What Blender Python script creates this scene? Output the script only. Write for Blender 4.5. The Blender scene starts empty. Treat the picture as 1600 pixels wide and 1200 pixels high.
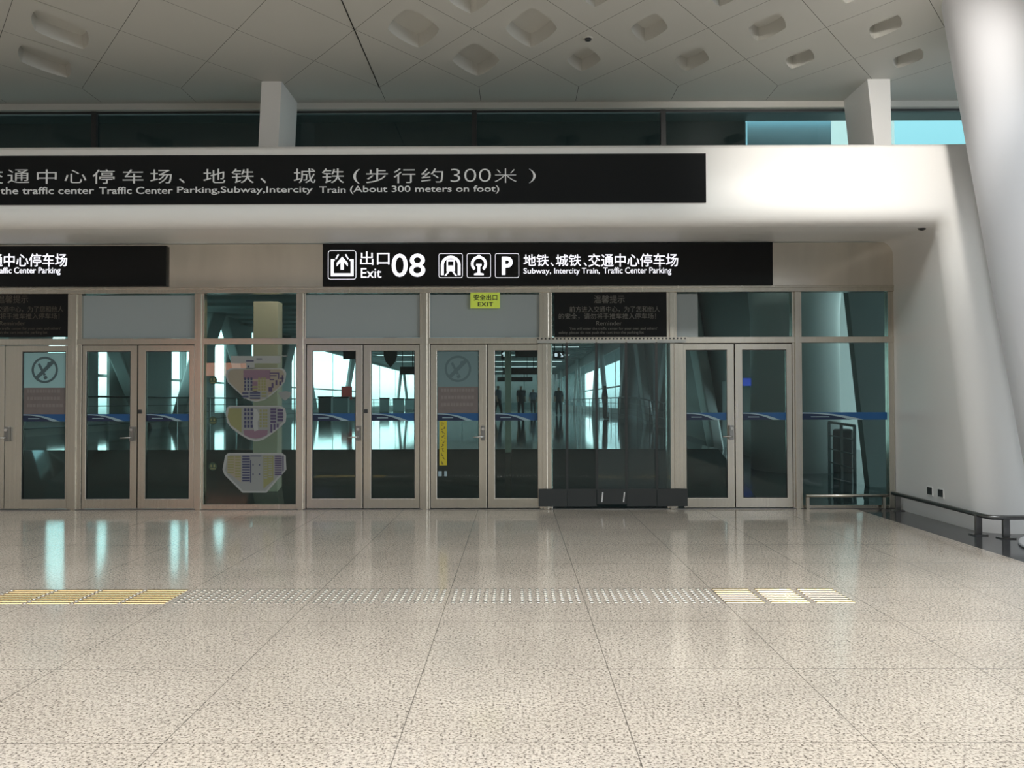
import bpy, bmesh, math, random
from mathutils import Vector, Matrix
random.seed(4)
S = bpy.context.scene
C = S.collection

# ------------------------------------------------------------------ camera
F_PX = 1335.0
cam_d = bpy.data.cameras.new('camera'); cam_d.sensor_width = 36.0; cam_d.lens = 36.0 * F_PX / 1600
cam_d.clip_end = 400
cam = bpy.data.objects.new('camera', cam_d); C.objects.link(cam)
CAM = Vector((0, 0, 1.5))
ROT = (Matrix.Rotation(math.atan(5 / F_PX), 4, 'Z') @ Matrix.Rotation(math.radians(90) + math.atan(27 / F_PX), 4, 'X')
       @ Matrix.Rotation(math.radians(-0.14), 4, 'Z'))
cam.matrix_world = Matrix.Translation(CAM) @ ROT
S.camera = cam
R3 = ROT.to_3x3()

def at(px, py, Y):
    d = R3 @ Vector(((px - 800) / F_PX, -(py - 600) / F_PX, -1))
    return CAM + d * (Y / d.y)

# ------------------------------------------------------------------ world, light, exposure
S.view_settings.view_transform = 'Standard'
S.view_settings.look = 'None'
S.view_settings.exposure = 0.12
S.view_settings.gamma = 1.0
S.view_settings.use_curve_mapping = False
W = bpy.data.worlds.new('daylight'); S.world = W; W.use_nodes = True
wt = W.node_tree; wt.nodes.clear()
w_out = wt.nodes.new('ShaderNodeOutputWorld'); w_bg = wt.nodes.new('ShaderNodeBackground')
w_tc = wt.nodes.new('ShaderNodeTexCoord'); w_sep = wt.nodes.new('ShaderNodeSeparateXYZ'); w_ramp = wt.nodes.new('ShaderNodeValToRGB')
w_map = wt.nodes.new('ShaderNodeMapRange'); w_map.inputs[1].default_value = -1; w_map.inputs[2].default_value = 1
wt.links.new(w_tc.outputs['Generated'], w_sep.inputs[0]); wt.links.new(w_sep.outputs['Z'], w_map.inputs[0])
wt.links.new(w_map.outputs[0], w_ramp.inputs[0]); wt.links.new(w_ramp.outputs[0], w_bg.inputs[0]); wt.links.new(w_bg.outputs[0], w_out.inputs[0])
els = w_ramp.color_ramp.elements
els[0].position = 0.40; els[0].color = (0.12, 0.13, 0.13, 1)
els[1].position = 1.0; els[1].color = (0.72, 0.86, 1.0, 1)
els[1].color = (0.95, 0.96, 0.97, 1)
for p, c in ((0.492, (0.20, 0.22, 0.22, 1)), (0.51, (1.0, 1.0, 0.98, 1)), (0.575, (0.95, 0.99, 1.0, 1)), (0.625, (0.19, 0.33, 0.38, 1)), (0.70, (0.28, 0.44, 0.50, 1)), (0.80, (0.97, 0.98, 0.98, 1))):
    e = els.new(p); e.color = c
w_bg.inputs[1].default_value = 3.6

def spot(name, loc, target, energy, size, blend, col, radius=0.15):
    l = bpy.data.lights.new(name, 'SPOT'); l.energy = energy; l.spot_size = math.radians(size); l.spot_blend = blend
    l.color = col; l.shadow_soft_size = radius
    o = bpy.data.objects.new(name, l); C.objects.link(o); o.location = loc
    o.rotation_euler = (Vector(target) - Vector(loc)).to_track_quat('-Z', 'Y').to_euler()
    return o
spot('ceiling_spotlight', (3.8, 6.1, 5.3), (3.8, 9.63, 4.28), 600, 62, 1.0, (1.0, 0.95, 0.88), 0.12)
spot('leg_fill_spot', (2.2, 4.8, 6.6), (5.6, 9.6, 1.7), 420, 44, 1.0, (0.93, 0.97, 1.0), 0.2)  # added fill spot to brighten the white leg, not a known lamp
spot('ceiling_downlight', (4.6, 4.0, 7.6), (2.1, 6.5, 0), 420, 26, 1.0, (1.0, 0.95, 0.88), 0.12)

def area(name, loc, target, energy, sx, sy, col):
    l = bpy.data.lights.new(name, 'AREA'); l.shape = 'RECTANGLE'; l.size = sx; l.size_y = sy; l.energy = energy; l.color = col
    o = bpy.data.objects.new(name, l); C.objects.link(o); o.location = loc
    o.rotation_euler = (Vector(target) - Vector(loc)).to_track_quat('-Z', 'Y').to_euler()
    return o
area('right_fill_area', (14.0, 3.0, 2.6), (4.5, 7.0, 1.8), 400, 7, 5, (0.86, 0.93, 1.0))  # added area light, no window there; brightens the column and leg
area('floor_fill_area', (0, 3.2, 8.5), (0, 3.2, 0), 130, 16, 3.6, (1.0, 0.99, 0.97)).data.spread = math.radians(75)  # added light that lifts only the foreground floor
spot('pylon_fill_spot', (-3.2, 12.45, 4.6), (-3.7, 13.1, 1.6), 150, 70, 0.8, (1.0, 0.80, 0.66), 0.08)  # added spot to brighten the pylon, no lamp seen there

# ------------------------------------------------------------------ materials
def nt(name):
    m = bpy.data.materials.new(name); m.use_nodes = True
    t = m.node_tree; b = t.nodes['Principled BSDF']
    return m, t, b

def mat(name, col, rough=0.5, metal=0.0, emit=None, estr=0.0, noise=0.0, nscale=6.0, spec=0.5):
    m, t, b = nt(name)
    b.inputs['Base Color'].default_value = (*col, 1); b.inputs['Roughness'].default_value = rough
    b.inputs['Metallic'].default_value = metal; b.inputs['Specular IOR Level'].default_value = spec
    if emit:
        b.inputs['Emission Color'].default_value = (*emit, 1); b.inputs['Emission Strength'].default_value = estr
    if noise:
        tc = t.nodes.new('ShaderNodeTexCoord'); n = t.nodes.new('ShaderNodeTexNoise'); n.inputs['Scale'].default_value = nscale
        n.inputs['Detail'].default_value = 4
        mp = t.nodes.new('ShaderNodeMapRange'); mp.inputs[3].default_value = 1 - noise; mp.inputs[4].default_value = 1 + noise * 0.5
        mx = t.nodes.new('ShaderNodeVectorMath'); mx.operation = 'SCALE'; mx.inputs[0].default_value = col
        t.links.new(tc.outputs['Object'], n.inputs['Vector']); t.links.new(n.outputs['Fac'], mp.inputs[0])
        t.links.new(mp.outputs[0], mx.inputs['Scale']); t.links.new(mx.outputs[0], b.inputs['Base Color'])
    return m

def steel(name, col, rough=0.3, streak=(45, 45, 0.5), var=0.10):
    m, t, b = nt(name)
    b.inputs['Metallic'].default_value = 1.0
    tc = t.nodes.new('ShaderNodeTexCoord'); mp = t.nodes.new('ShaderNodeMapping'); mp.inputs['Scale'].default_value = streak
    n = t.nodes.new('ShaderNodeTexNoise'); n.inputs['Scale'].default_value = 1.0; n.inputs['Detail'].default_value = 5
    r = t.nodes.new('ShaderNodeMapRange'); r.inputs[1].default_value = 0.3; r.inputs[2].default_value = 0.7
    r.inputs[3].default_value = 1 - var; r.inputs[4].default_value = 1.0
    sc = t.nodes.new('ShaderNodeVectorMath'); sc.operation = 'SCALE'; sc.inputs[0].default_value = col
    r2 = t.nodes.new('ShaderNodeMapRange'); r2.inputs[3].default_value = rough - 0.04; r2.inputs[4].default_value = rough + 0.05
    t.links.new(tc.outputs['Object'], mp.inputs[0]); t.links.new(mp.outputs[0], n.inputs['Vector'])
    t.links.new(n.outputs['Fac'], r.inputs[0]); t.links.new(r.outputs[0], sc.inputs['Scale']); t.links.new(sc.outputs[0], b.inputs['Base Color'])
    t.links.new(n.outputs['Fac'], r2.inputs[0]); t.links.new(r2.outputs[0], b.inputs['Roughness'])
    return m

def glass(name, tint, refl=0.04, haze=None, haze_fac=0.0, grough=0.0, graze=1.0):
    m = bpy.data.materials.new(name); m.use_nodes = True
    t = m.node_tree; t.nodes.clear()
    out = t.nodes.new('ShaderNodeOutputMaterial'); tr = t.nodes.new('ShaderNodeBsdfTransparent'); gl = t.nodes.new('ShaderNodeBsdfGlossy')
    tr.inputs[0].default_value = (*tint, 1); gl.inputs['Roughness'].default_value = grough
    lw = t.nodes.new('ShaderNodeLayerWeight'); lw.inputs[0].default_value = 0.5
    pw = t.nodes.new('ShaderNodeMath'); pw.operation = 'POWER'; pw.inputs[1].default_value = 5
    mp = t.nodes.new('ShaderNodeMapRange'); mp.inputs[3].default_value = refl; mp.inputs[4].default_value = graze
    mx = t.nodes.new('ShaderNodeMixShader')
    t.links.new(lw.outputs['Facing'], pw.inputs[0]); t.links.new(pw.outputs[0], mp.inputs[0]); t.links.new(mp.outputs[0], mx.inputs[0])
    src = tr
    if haze:
        df = t.nodes.new('ShaderNodeBsdfDiffuse'); df.inputs[0].default_value = (*haze, 1)
        m2 = t.nodes.new('ShaderNodeMixShader'); m2.inputs[0].default_value = haze_fac
        t.links.new(tr.outputs[0], m2.inputs[1]); t.links.new(df.outputs[0], m2.inputs[2]); src = m2
    t.links.new(src.outputs[0], mx.inputs[1]); t.links.new(gl.outputs[0], mx.inputs[2]); t.links.new(mx.outputs[0], out.inputs[0])
    return m

def granite(name, base, dark, light, tile=1.035, ox=0.5175, oy=3.785, rough=0.16, scale=1.0, joint=True):
    m, t, b = nt(name)
    L = t.links.new
    tc = t.nodes.new('ShaderNodeTexCoord')
    n1 = t.nodes.new('ShaderNodeTexNoise'); n1.inputs['Scale'].default_value = 75 * scale; n1.inputs['Detail'].default_value = 3; n1.inputs['Roughness'].default_value = 0.6
    n2 = t.nodes.new('ShaderNodeTexNoise'); n2.inputs['Scale'].default_value = 1.1; n2.inputs['Detail'].default_value = 3
    n3 = t.nodes.new('ShaderNodeTexNoise'); n3.inputs['Scale'].default_value = 38 * scale; n3.inputs['Detail'].default_value = 2
    for n in (n1, n2, n3): L(tc.outputs['Object'], n.inputs['Vector'])
    r1 = t.nodes.new('ShaderNodeValToRGB'); e = r1.color_ramp.elements
    e[0].position = 0.36; e[0].color = (*dark, 1); e[1].position = 0.48; e[1].color = (*base, 1)
    x = e.new(0.66); x.color = (*light, 1)
    L(n1.outputs['Fac'], r1.inputs[0])
    mr = t.nodes.new('ShaderNodeMapRange'); mr.inputs[1].default_value = 0.3; mr.inputs[2].default_value = 0.7; mr.inputs[3].default_value = 0.9; mr.inputs[4].default_value = 1.06
    L(n2.outputs['Fac'], mr.inputs[0])
    mr3 = t.nodes.new('ShaderNodeMapRange'); mr3.inputs[1].default_value = 0.33; mr3.inputs[2].default_value = 0.5; mr3.inputs[3].default_value = 0.72; mr3.inputs[4].default_value = 1.0
    L(n3.outputs['Fac'], mr3.inputs[0])
    mm = t.nodes.new('ShaderNodeMath'); mm.operation = 'MULTIPLY'; L(mr.outputs[0], mm.inputs[0]); L(mr3.outputs[0], mm.inputs[1])
    val = mm
    if joint:
        sp = t.nodes.new('ShaderNodeSeparateXYZ'); L(tc.outputs['Object'], sp.inputs[0])
        ms = []
        for ax, off in (('X', ox), ('Y', oy)):
            a = t.nodes.new('ShaderNodeMath'); a.operation = 'SUBTRACT'; a.inputs[1].default_value = off; L(sp.outputs[ax], a.inputs[0])
            p = t.nodes.new('ShaderNodeMath'); p.operation = 'PINGPONG'; p.inputs[1].default_value = tile / 2; L(a.outputs[0], p.inputs[0])
            g = t.nodes.new('ShaderNodeMath'); g.operation = 'GREATER_THAN'; g.inputs[1].default_value = 0.0028 if ax == 'X' else 0.003; L(p.outputs[0], g.inputs[0])
            ms.append(g)
        mn = t.nodes.new('ShaderNodeMath'); mn.operation = 'MINIMUM'; L(ms[0].outputs[0], mn.inputs[0]); L(ms[1].outputs[0], mn.inputs[1])
        jr = t.nodes.new('ShaderNodeMapRange'); jr.inputs[3].default_value = 0.42; jr.inputs[4].default_value = 1.0; L(mn.outputs[0], jr.inputs[0])
        m4 = t.nodes.new('ShaderNodeMath'); m4.operation = 'MULTIPLY'; L(val.outputs[0], m4.inputs[0]); L(jr.outputs[0], m4.inputs[1]); val = m4
    sc = t.nodes.new('ShaderNodeVectorMath'); sc.operation = 'SCALE'; L(r1.outputs[0], sc.inputs[0]); L(val.outputs[0], sc.inputs['Scale'])
    L(sc.outputs[0], b.inputs['Base Color'])
    b.inputs['Roughness'].default_value = rough; b.inputs['Specular IOR Level'].default_value = 0.36
    return m

M = {}
M['floor'] = granite('polished beige granite', (0.575, 0.505, 0.425), (0.13, 0.105, 0.085), (0.68, 0.60, 0.505), rough=0.10)
M['dark_floor'] = mat('dark polished granite', (0.045, 0.046, 0.048), 0.12, noise=0.3, nscale=80)
M['white'] = mat('white painted panel', (0.80, 0.79, 0.77), 0.42, noise=0.03, nscale=1.0)
M['col_white'] = mat('white painted column', (0.74, 0.75, 0.79), 0.42, noise=0.03, nscale=0.8)
M['ceil'] = mat('off white ceiling panel', (0.56, 0.555, 0.515), 0.55, noise=0.04, nscale=0.7)
M['black_back'] = mat('dark void', (0.02, 0.02, 0.02), 0.9)
M['steel'] = steel('brushed stainless steel', (0.66, 0.625, 0.555), 0.25)
M['steel_band'] = steel('stainless cladding sheet', (0.82, 0.78, 0.71), 0.17, (4, 4, 0.8), 0.12)
M['steel_dark'] = steel('dark steel', (0.30, 0.30, 0.30), 0.3)
M['chrome'] = steel('polished chrome', (0.75, 0.74, 0.72), 0.14, (3, 3, 3), 0.05)
M['amber'] = steel('brass strip', (0.85, 0.62, 0.30), 0.32, (2, 40, 40), 0.1)  # steel bars with their warm reflection put into the base colour
M['brightened'] = steel('polished gold strip', (0.90, 0.72, 0.42), 0.15, (2, 40, 40), 0.05)  # brighter copy of the bars for the lit end, reflection put into the colour
M['stud'] = steel('stainless stud', (0.85, 0.82, 0.75), 0.22, (3, 3, 3), 0.05)
M['glass'] = glass('teal tinted glass', (0.66, 0.79, 0.78), 0.035)
M['clear_glass'] = glass('pale green glass', (0.82, 0.95, 0.95), 0.02, graze=0.06)
M['film'] = glass('clear plastic film', (0.70, 0.80, 0.80), 0.025, (0.30, 0.36, 0.36), 0.015, 0.02)
M['film_dull'] = glass('dulled plastic film', (0.52, 0.62, 0.63), 0.03, (0.26, 0.33, 0.33), 0.09, 0.05)
M['hem'] = mat('dark grey plastic hem', (0.026, 0.030, 0.031), 0.45)
M['frost'] = mat('frosted white film', (0.33, 0.385, 0.40), 0.35, noise=0.05, nscale=1.5)
M['sign_black'] = mat('glossy black sign face', (0.009, 0.010, 0.011), 0.12, spec=0.25)
M['letter_silver'] = mat('silver lettering', (0.62, 0.62, 0.62), 0.4, emit=(0.9, 0.9, 0.9), estr=0.06)
M['letter_lit'] = mat('backlit white lettering', (0.85, 0.85, 0.9), 0.4, emit=(0.92, 0.92, 1.0), estr=0.95)
M['letter_dim'] = mat('dull grey lettering', (0.15, 0.145, 0.13), 0.5)
M['letter_brown'] = mat('dull brown lettering', (0.085, 0.072, 0.055), 0.5)
M['exit_green'] = mat('yellow green exit plate', (0.55, 0.68, 0.10), 0.4, emit=(0.55, 0.70, 0.08), estr=0.18)
M['black_ink'] = mat('black ink', (0.02, 0.03, 0.02), 0.5)
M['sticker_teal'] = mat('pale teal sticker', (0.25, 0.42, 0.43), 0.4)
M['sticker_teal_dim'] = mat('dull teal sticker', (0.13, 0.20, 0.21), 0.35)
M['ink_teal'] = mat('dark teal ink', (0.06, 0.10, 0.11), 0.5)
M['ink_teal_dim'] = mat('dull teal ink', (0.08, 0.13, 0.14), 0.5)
M['sticker_brown'] = mat('brown notice panel', (0.15, 0.125, 0.12), 0.35, noise=0.15, nscale=12)
M['notice_text'] = mat('faint notice lettering', (0.19, 0.165, 0.155), 0.5)
M['blue'] = mat('blue stripe film', (0.010, 0.075, 0.21), 0.3)
M['navy'] = mat('navy stripe film', (0.008, 0.02, 0.055), 0.3)
M['pale'] = mat('pale stripe film', (0.26, 0.36, 0.40), 0.3)
M['yellow'] = mat('yellow sticker', (0.48, 0.40, 0.025), 0.45)
M['ink'] = mat('dark sticker ink', (0.05, 0.045, 0.02), 0.5)
M['map_grey'] = mat('map grey', (0.20, 0.21, 0.205), 0.4)
M['map_edge'] = mat('map pale edge', (0.28, 0.29, 0.28), 0.4)
M['map_green'] = mat('map olive', (0.19, 0.19, 0.085), 0.4)
M['map_tan'] = mat('map tan', (0.24, 0.21, 0.16), 0.4)
M['map_mauve'] = mat('map mauve', (0.17, 0.105, 0.14), 0.4)
M['map_purple'] = mat('map purple', (0.06, 0.045, 0.10), 0.4)
M['map_navy'] = mat('map navy', (0.03, 0.035, 0.085), 0.4)
M['map_dot'] = mat('map green dot', (0.03, 0.06, 0.04), 0.4)
M['cor_floor'] = mat('dark glossy corridor granite', (0.05, 0.06, 0.06), 0.06, spec=0.7)
M['cor_white'] = mat('white corridor steelwork', (0.72, 0.73, 0.71), 0.45, noise=0.04, nscale=2)
M['cor_grey'] = mat('grey corridor wall', (0.22, 0.25, 0.25), 0.5, noise=0.06, nscale=1.5)
M['cor_ceil'] = mat('corridor ceiling slats', (0.62, 0.65, 0.64), 0.5)
M['lamp'] = mat('lamp diffuser', (0.8, 0.8, 0.8), 0.4, emit=(0.9, 1.0, 1.0), estr=1.8)
M['end_glass'] = glass('frosted far glass', (0.22, 0.25, 0.25), 0.03, graze=0.06)
M['beige'] = mat('beige painted pylon', (0.98, 0.76, 0.58), 0.5, noise=0.04)
M['dark'] = mat('dark grey plastic', (0.03, 0.032, 0.034), 0.4)
M['hall_wall'] = mat('hall back wall', (0.42, 0.40, 0.37), 0.6, noise=0.1, nscale=0.6)
M['canopy_dark'] = mat('dark outer wall', (0.035, 0.04, 0.04), 0.6)
M['out_panel'] = mat('bluish outer panel', (0.30, 0.42, 0.48), 0.25, metal=0.6)
M['canopy'] = mat('dark canopy underside', (0.10, 0.12, 0.12), 0.6)
M['skin'] = mat('skin', (0.42, 0.26, 0.19), 0.6)
M['cloth_dark'] = mat('dark clothing', (0.03, 0.034, 0.04), 0.8)
M['cloth_blue'] = mat('blue grey shirt', (0.08, 0.10, 0.14), 0.8)
M['hair'] = mat('black hair', (0.012, 0.011, 0.01), 0.6)
M['red'] = mat('red plastic', (0.55, 0.04, 0.03), 0.4)

# ------------------------------------------------------------------ helpers
def link(o, parent=None):
    C.objects.link(o)
    if parent is not None: o.parent = parent
    return o

def obj(name, bm, m, parent=None, smooth=False, bevel=0.0):
    me = bpy.data.meshes.new(name)
    bmesh.ops.recalc_face_normals(bm, faces=bm.faces[:])
    bm.to_mesh(me); bm.free()
    for mm in (m if isinstance(m, (list, tuple)) else [m]): me.materials.append(mm)
    if smooth:
        for p in me.polygons: p.use_smooth = True
    o = bpy.data.objects.new(name, me); link(o, parent)
    if parent is not None and parent.type == 'EMPTY':
        o.matrix_parent_inverse = Matrix.Translation(-parent.location)
    elif parent is not None and parent.parent is not None:
        pass
    if bevel:
        b = o.modifiers.new('bevel', 'BEVEL'); b.width = bevel; b.segments = 2; b.limit_method = 'ANGLE'
    return o

def tag(o, label, cat=None, group=None, kind=None):
    o['label'] = label
    if cat: o['category'] = cat
    if group: o['group'] = group
    if kind: o['kind'] = kind
    return o

def thing(name, label, cat, loc, group=None, kind=None):
    o = bpy.data.objects.new(name, None); o.location = loc; o.empty_display_size = 0.2; C.objects.link(o)
    return tag(o, label, cat, group, kind)

def box(bm, x0, x1, y0, y1, z0, z1, mi=0):
    vs = [bm.verts.new(v) for v in ((x0, y0, z0), (x1, y0, z0), (x1, y1, z0), (x0, y1, z0), (x0, y0, z1), (x1, y0, z1), (x1, y1, z1), (x0, y1, z1))]
    for f in ((0, 3, 2, 1), (4, 5, 6, 7), (0, 1, 5, 4), (1, 2, 6, 5), (2, 3, 7, 6), (3, 0, 4, 7)):
        fc = bm.faces.new([vs[i] for i in f]); fc.material_index = mi
    return vs

def bx(*a, mi=0):
    bm = bmesh.new(); box(bm, *a, mi=mi); return bm

def tube(bm, p, q, r, seg=12, r2=None, cap=True):
    p, q = Vector(p), Vector(q); d = (q - p).normalized()
    u = d.orthogonal().normalized(); v = d.cross(u)
    r2 = r if r2 is None else r2
    A = [bm.verts.new(p + (u * math.cos(a) + v * math.sin(a)) * r) for a in [2 * math.pi * i / seg for i in range(seg)]]
    B = [bm.verts.new(q + (u * math.cos(a) + v * math.sin(a)) * r2) for a in [2 * math.pi * i / seg for i in range(seg)]]
    for i in range(seg): bm.faces.new((A[i], A[(i + 1) % seg], B[(i + 1) % seg], B[i]))
    if cap: bm.faces.new(A[::-1]); bm.faces.new(B)

def sweep(bm, pts, r, seg=10):
    pts = [Vector(p) for p in pts]; rings = []
    for i, p in enumerate(pts):
        d = (pts[min(i + 1, len(pts) - 1)] - pts[max(i - 1, 0)]).normalized()
        u = d.cross(Vector((0, 0, 1)))
        if u.length < 1e-3: u = Vector((1, 0, 0))
        u.normalize(); v = u.cross(d)
        rings.append([bm.verts.new(p + (u * math.cos(2 * math.pi * k / seg) + v * math.sin(2 * math.pi * k / seg)) * r) for k in range(seg)])
    for a, b in zip(rings, rings[1:]):
        for k in range(seg): bm.faces.new((a[k], a[(k + 1) % seg], b[(k + 1) % seg], b[k]))
    bm.faces.new(rings[0][::-1]); bm.faces.new(rings[-1])

def lathe(bm, cx, cy, prof, seg=24, mi=0):
    rings = []
    for (r, z) in prof:
        rings.append([bm.verts.new((cx + r * math.cos(2 * math.pi * k / seg), cy + r * math.sin(2 * math.pi * k / seg), z)) for k in range(seg)])
    for a, b in zip(rings, rings[1:]):
        for k in range(seg):
            f = bm.faces.new((a[k], a[(k + 1) % seg], b[(k + 1) % seg], b[k])); f.material_index = mi
    f = bm.faces.new(rings[0][::-1]); f.material_index = mi
    f = bm.faces.new(rings[-1]); f.material_index = mi

def prism(bm, pts, y0, y1, mi=0):
    """polygon in XZ given as (x,z), extruded from y0 to y1"""
    a = [bm.verts.new((x, y0, z)) for x, z in pts]; b = [bm.verts.new((x, y1, z)) for x, z in pts]
    f = bm.faces.new(a); f.material_index = mi
    f = bm.faces.new(b[::-1]); f.material_index = mi
    n = len(pts)
    for i in range(n):
        f = bm.faces.new((a[i], b[i], b[(i + 1) % n], a[(i + 1) % n])); f.material_index = mi

def pr(pts, y0, y1, mi=0):
    bm = bmesh.new(); prism(bm, pts, y0, y1, mi); return bm

def ring_prism(bm, outer, inner, y0, y1, mi=0):
    n = len(outer)
    v = [[bm.verts.new((x, y, z)) for x, z in pp] for pp in (outer, inner) for y in (y0, y1)]
    for i in range(n):
        j = (i + 1) % n
        for q in ((v[0][i], v[0][j], v[2][j], v[2][i]), (v[1][i], v[3][i], v[3][j], v[1][j]),
                  (v[0][i], v[1][i], v[1][j], v[0][j]), (v[2][i], v[2][j], v[3][j], v[3][i])):
            f = bm.faces.new(q); f.material_index = mi

def rrect(x0, x1, z0, z1, r, seg=5):
    pts = []
    for cx, cz, a0 in ((x1 - r, z1 - r, 0), (x0 + r, z1 - r, 90), (x0 + r, z0 + r, 180), (x1 - r, z0 + r, 270)):
        for k in range(seg + 1):
            a = math.radians(a0 + 90 * k / seg); pts.append((cx + r * math.cos(a), cz + r * math.sin(a)))
    return pts

def text_mesh(body, x0, x1, z0, z1, y, m, parent, name='lettering', bold=0.0, thick=0.004, spacing=1.0):
    """text set upright facing the hall, fitted to the given box; turned into a plain mesh"""
    c = bpy.data.curves.new('lettering', 'FONT'); c.body = body; c.size = 1; c.offset = bold; c.extrude = 0.01; c.space_character = spacing
    c.resolution_u = 4
    t = bpy.data.objects.new('lettering', c); C.objects.link(t)
    dg = bpy.context.evaluated_depsgraph_get()
    me = bpy.data.meshes.new_from_object(t.evaluated_get(dg), depsgraph=dg)
    bpy.data.objects.remove(t); bpy.data.curves.remove(c)
    xs = [v.co.x for v in me.vertices]; ys = [v.co.y for v in me.vertices]
    a, b, d, e = min(xs), max(xs), min(ys), max(ys)
    if x0 is None: x0 = x1 - (b - a) * (z1 - z0) / (e - d)
    if x1 is None: x1 = x0 + (b - a) * (z1 - z0) / (e - d)
    for v in me.vertices:
        x, yy, zz = v.co
        v.co = (x0 + (x - a) / (b - a) * (x1 - x0), y - (zz + 0.01) / 0.02 * thick, z0 + (yy - d) / (e - d) * (z1 - z0))
    me.materials.clear(); me.materials.append(m)
    o = bpy.data.objects.new(name, me); link(o, parent)
    if parent is not None and parent.type == 'EMPTY':
        o.matrix_parent_inverse = Matrix.Translation(-parent.location)
    return o

YF = 11.9
def FX(px, py=640): return at(px, py, YF).x
def FZ(py, px=800): return at(px, py, YF).z

# ------------------------------------------------------------------ setting: hall
bm = bmesh.new(); box(bm, -16, 4.70, -9, 12.0, -0.2, 0)
tag(obj('floor', bm, M['floor']), 'polished beige speckled granite floor of the hall', 'floor', kind='structure')
bm = bmesh.new(); box(bm, 4.70, 12, -9, 12.0, -0.2, 0.0)
tag(obj('floor_border', bm, M['dark_floor']), 'dark polished granite strip along the white wall', 'floor', kind='structure')

# fascia beam and right leg: one white portal with a rounded front edge
YP = 9.63
def portal():
    bm = bmesh.new(); st = []
    zb, zf, xb, xf_top, xf_bot, zt, xo = 3.72, 3.50, FX(1398), at(1479, 347, YP).x, at(1541, 830, YP).x, at(900, 226, YP).z, 9.5
    def leg_x(z): return xf_bot + (xf_top - xf_bot) * z / zf
    for x in [-16 + (xf_top - 0.12 + 16) * i / 16 for i in range(17)]:
        st.append((Vector((x if x < xf_top - 0.5 else x, zf)), Vector((min(x + (xb - xf_top) * max(0, (x + 4) / 9), xb - 0.2), zb)), Vector((0, 1)), Vector((x, zt)), 0.20))
    n = 8
    for k in range(1, n):
        a = math.radians(90 * k / n); s, c = math.sin(a), math.cos(a)
        f = Vector((xf_top - 0.12 + 0.12 * s, zf - 0.12 + 0.12 * c)); b = Vector((xb - 0.2 + 0.2 * s, zb - 0.2 + 0.2 * c))
        o = Vector((xf_top + (xo - xf_top) * min(1, 2 * k / n), zt)) if k <= n / 2 else Vector((xo, zt + (zf - zt) * (2 * k / n - 1)))
        st.append((f, b, Vector((s, c)), o, 0.20 + 0.08 * k / n))
    for i in range(0, 13):
        z = (zf - 0.12) * (1 - i / 12)
        st.append((Vector((leg_x(z), z)), Vector((xb, min(z, zb - 0.2))), Vector((1, 0)), Vector((xo, z)), 0.28))
    rows = []
    for f, b, nn, o, r in st:
        pts = [Vector((b.x, YF + 0.05, b.y)), Vector((b.x + (f.x - b.x) * 0.5, (YF + YP + r) / 2, b.y + (f.y - b.y) * 0.5))]
        for k in range(9):
            a = math.pi / 2 * k / 8
            off = r * (1 - math.cos(a)); y = YP + r * (1 - math.sin(a))
            pts.append(Vector((f.x + nn.x * off, y, f.y + nn.y * off)))
        pts.append(Vector((o.x, YP, o.y - (0.05 if nn.y > 0.99 else 0))))
        pts.append(Vector((o.x, YP + (0.04 if nn.y > 0.99 else 0.0), o.y)))
        pts.append(Vector((o.x, 11.2, o.y)))
        rows.append([bm.verts.new(p) for p in pts])
    for a, b in zip(rows, rows[1:]):
        for k in range(len(a) - 1):
            try: bm.faces.new((a[k], a[k + 1], b[k + 1], b[k]))
            except ValueError: pass
    bmesh.ops.remove_doubles(bm, verts=bm.verts[:], dist=1e-5)
    o = obj('wall_portal', bm, M['white'], smooth=True)
    return o
PORTAL = portal()
tag(PORTAL, 'white rounded fascia beam and leaning side wall framing the glass doors', 'wall', kind='structure')

# ceiling with rounded diamond recesses
ZC = 5.66
def ceiling():
    bm = bmesh.new(); a, b, y0 = 0.658, 0.88, 9.46
    N = 40
    def rh(t):
        c, s = math.cos(t), math.sin(t); k = 1 / (abs(c) / (a - 0.004) + abs(s) / (b - 0.004)); return c * k, s * k
    def se(t, ha, hb, p=1.28):
        c, s = math.cos(t), math.sin(t); k = (abs(c / ha) ** p + abs(s / hb) ** p) ** (-1 / p); return c * k, s * k
    for j in range(-3, 3):
        cy = y0 + b * j
        for i in range(-13, 8):
            cx = 0.19 + 2 * a * i + (a if j % 2 else 0)
            if j == 2:
                v = [bm.verts.new((cx + x, cy + y, ZC)) for x, y in ((-a + .003, 0), (0, -b + .004), (a - .003, 0), (a - .003, 0.70), (-a + .003, 0.70))]
                bm.faces.new(v); continue
            hole = not (-4.6 < cx < -1.5) and -8 < cx < 5.8
            if cx <= 0.5: s = 1.0
            elif cx < 3.2: s = 0.72
            else: s = 0.6
            ts = [2 * math.pi * k / N for k in range(N)]
            O = [bm.verts.new((cx + rh(t)[0], cy + rh(t)[1], ZC)) for t in ts]
            if not hole: bm.faces.new(O[::-1]); continue
            ha, hb = 0.285 * s, 0.50 * s
            I = [bm.verts.new((cx + se(t, ha, hb)[0], cy + se(t, ha, hb)[1], ZC)) for t in ts]
            U = [bm.verts.new((cx + se(t, ha * .94, hb * .94)[0], cy + se(t, ha * .94, hb * .94)[1], ZC + 0.15)) for t in ts]
            for k in range(N):
                q = (k + 1) % N
                bm.faces.new((O[k], I[k], I[q], O[q])); bm.faces.new((I[k], U[k], U[q], I[q]))
            bm.faces.new(U)
    return bm
tag(obj('ceiling', ceiling(), M['ceil']), 'off-white panelled ceiling with rounded diamond recesses', 'ceiling', kind='structure')
tag(obj('ceiling_backing', bx(-16.5, 10, 6.8, 12.1, ZC + 0.16, ZC + 0.26), M['black_back']), 'dark void above the ceiling panel joints', 'ceiling', kind='structure')
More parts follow.
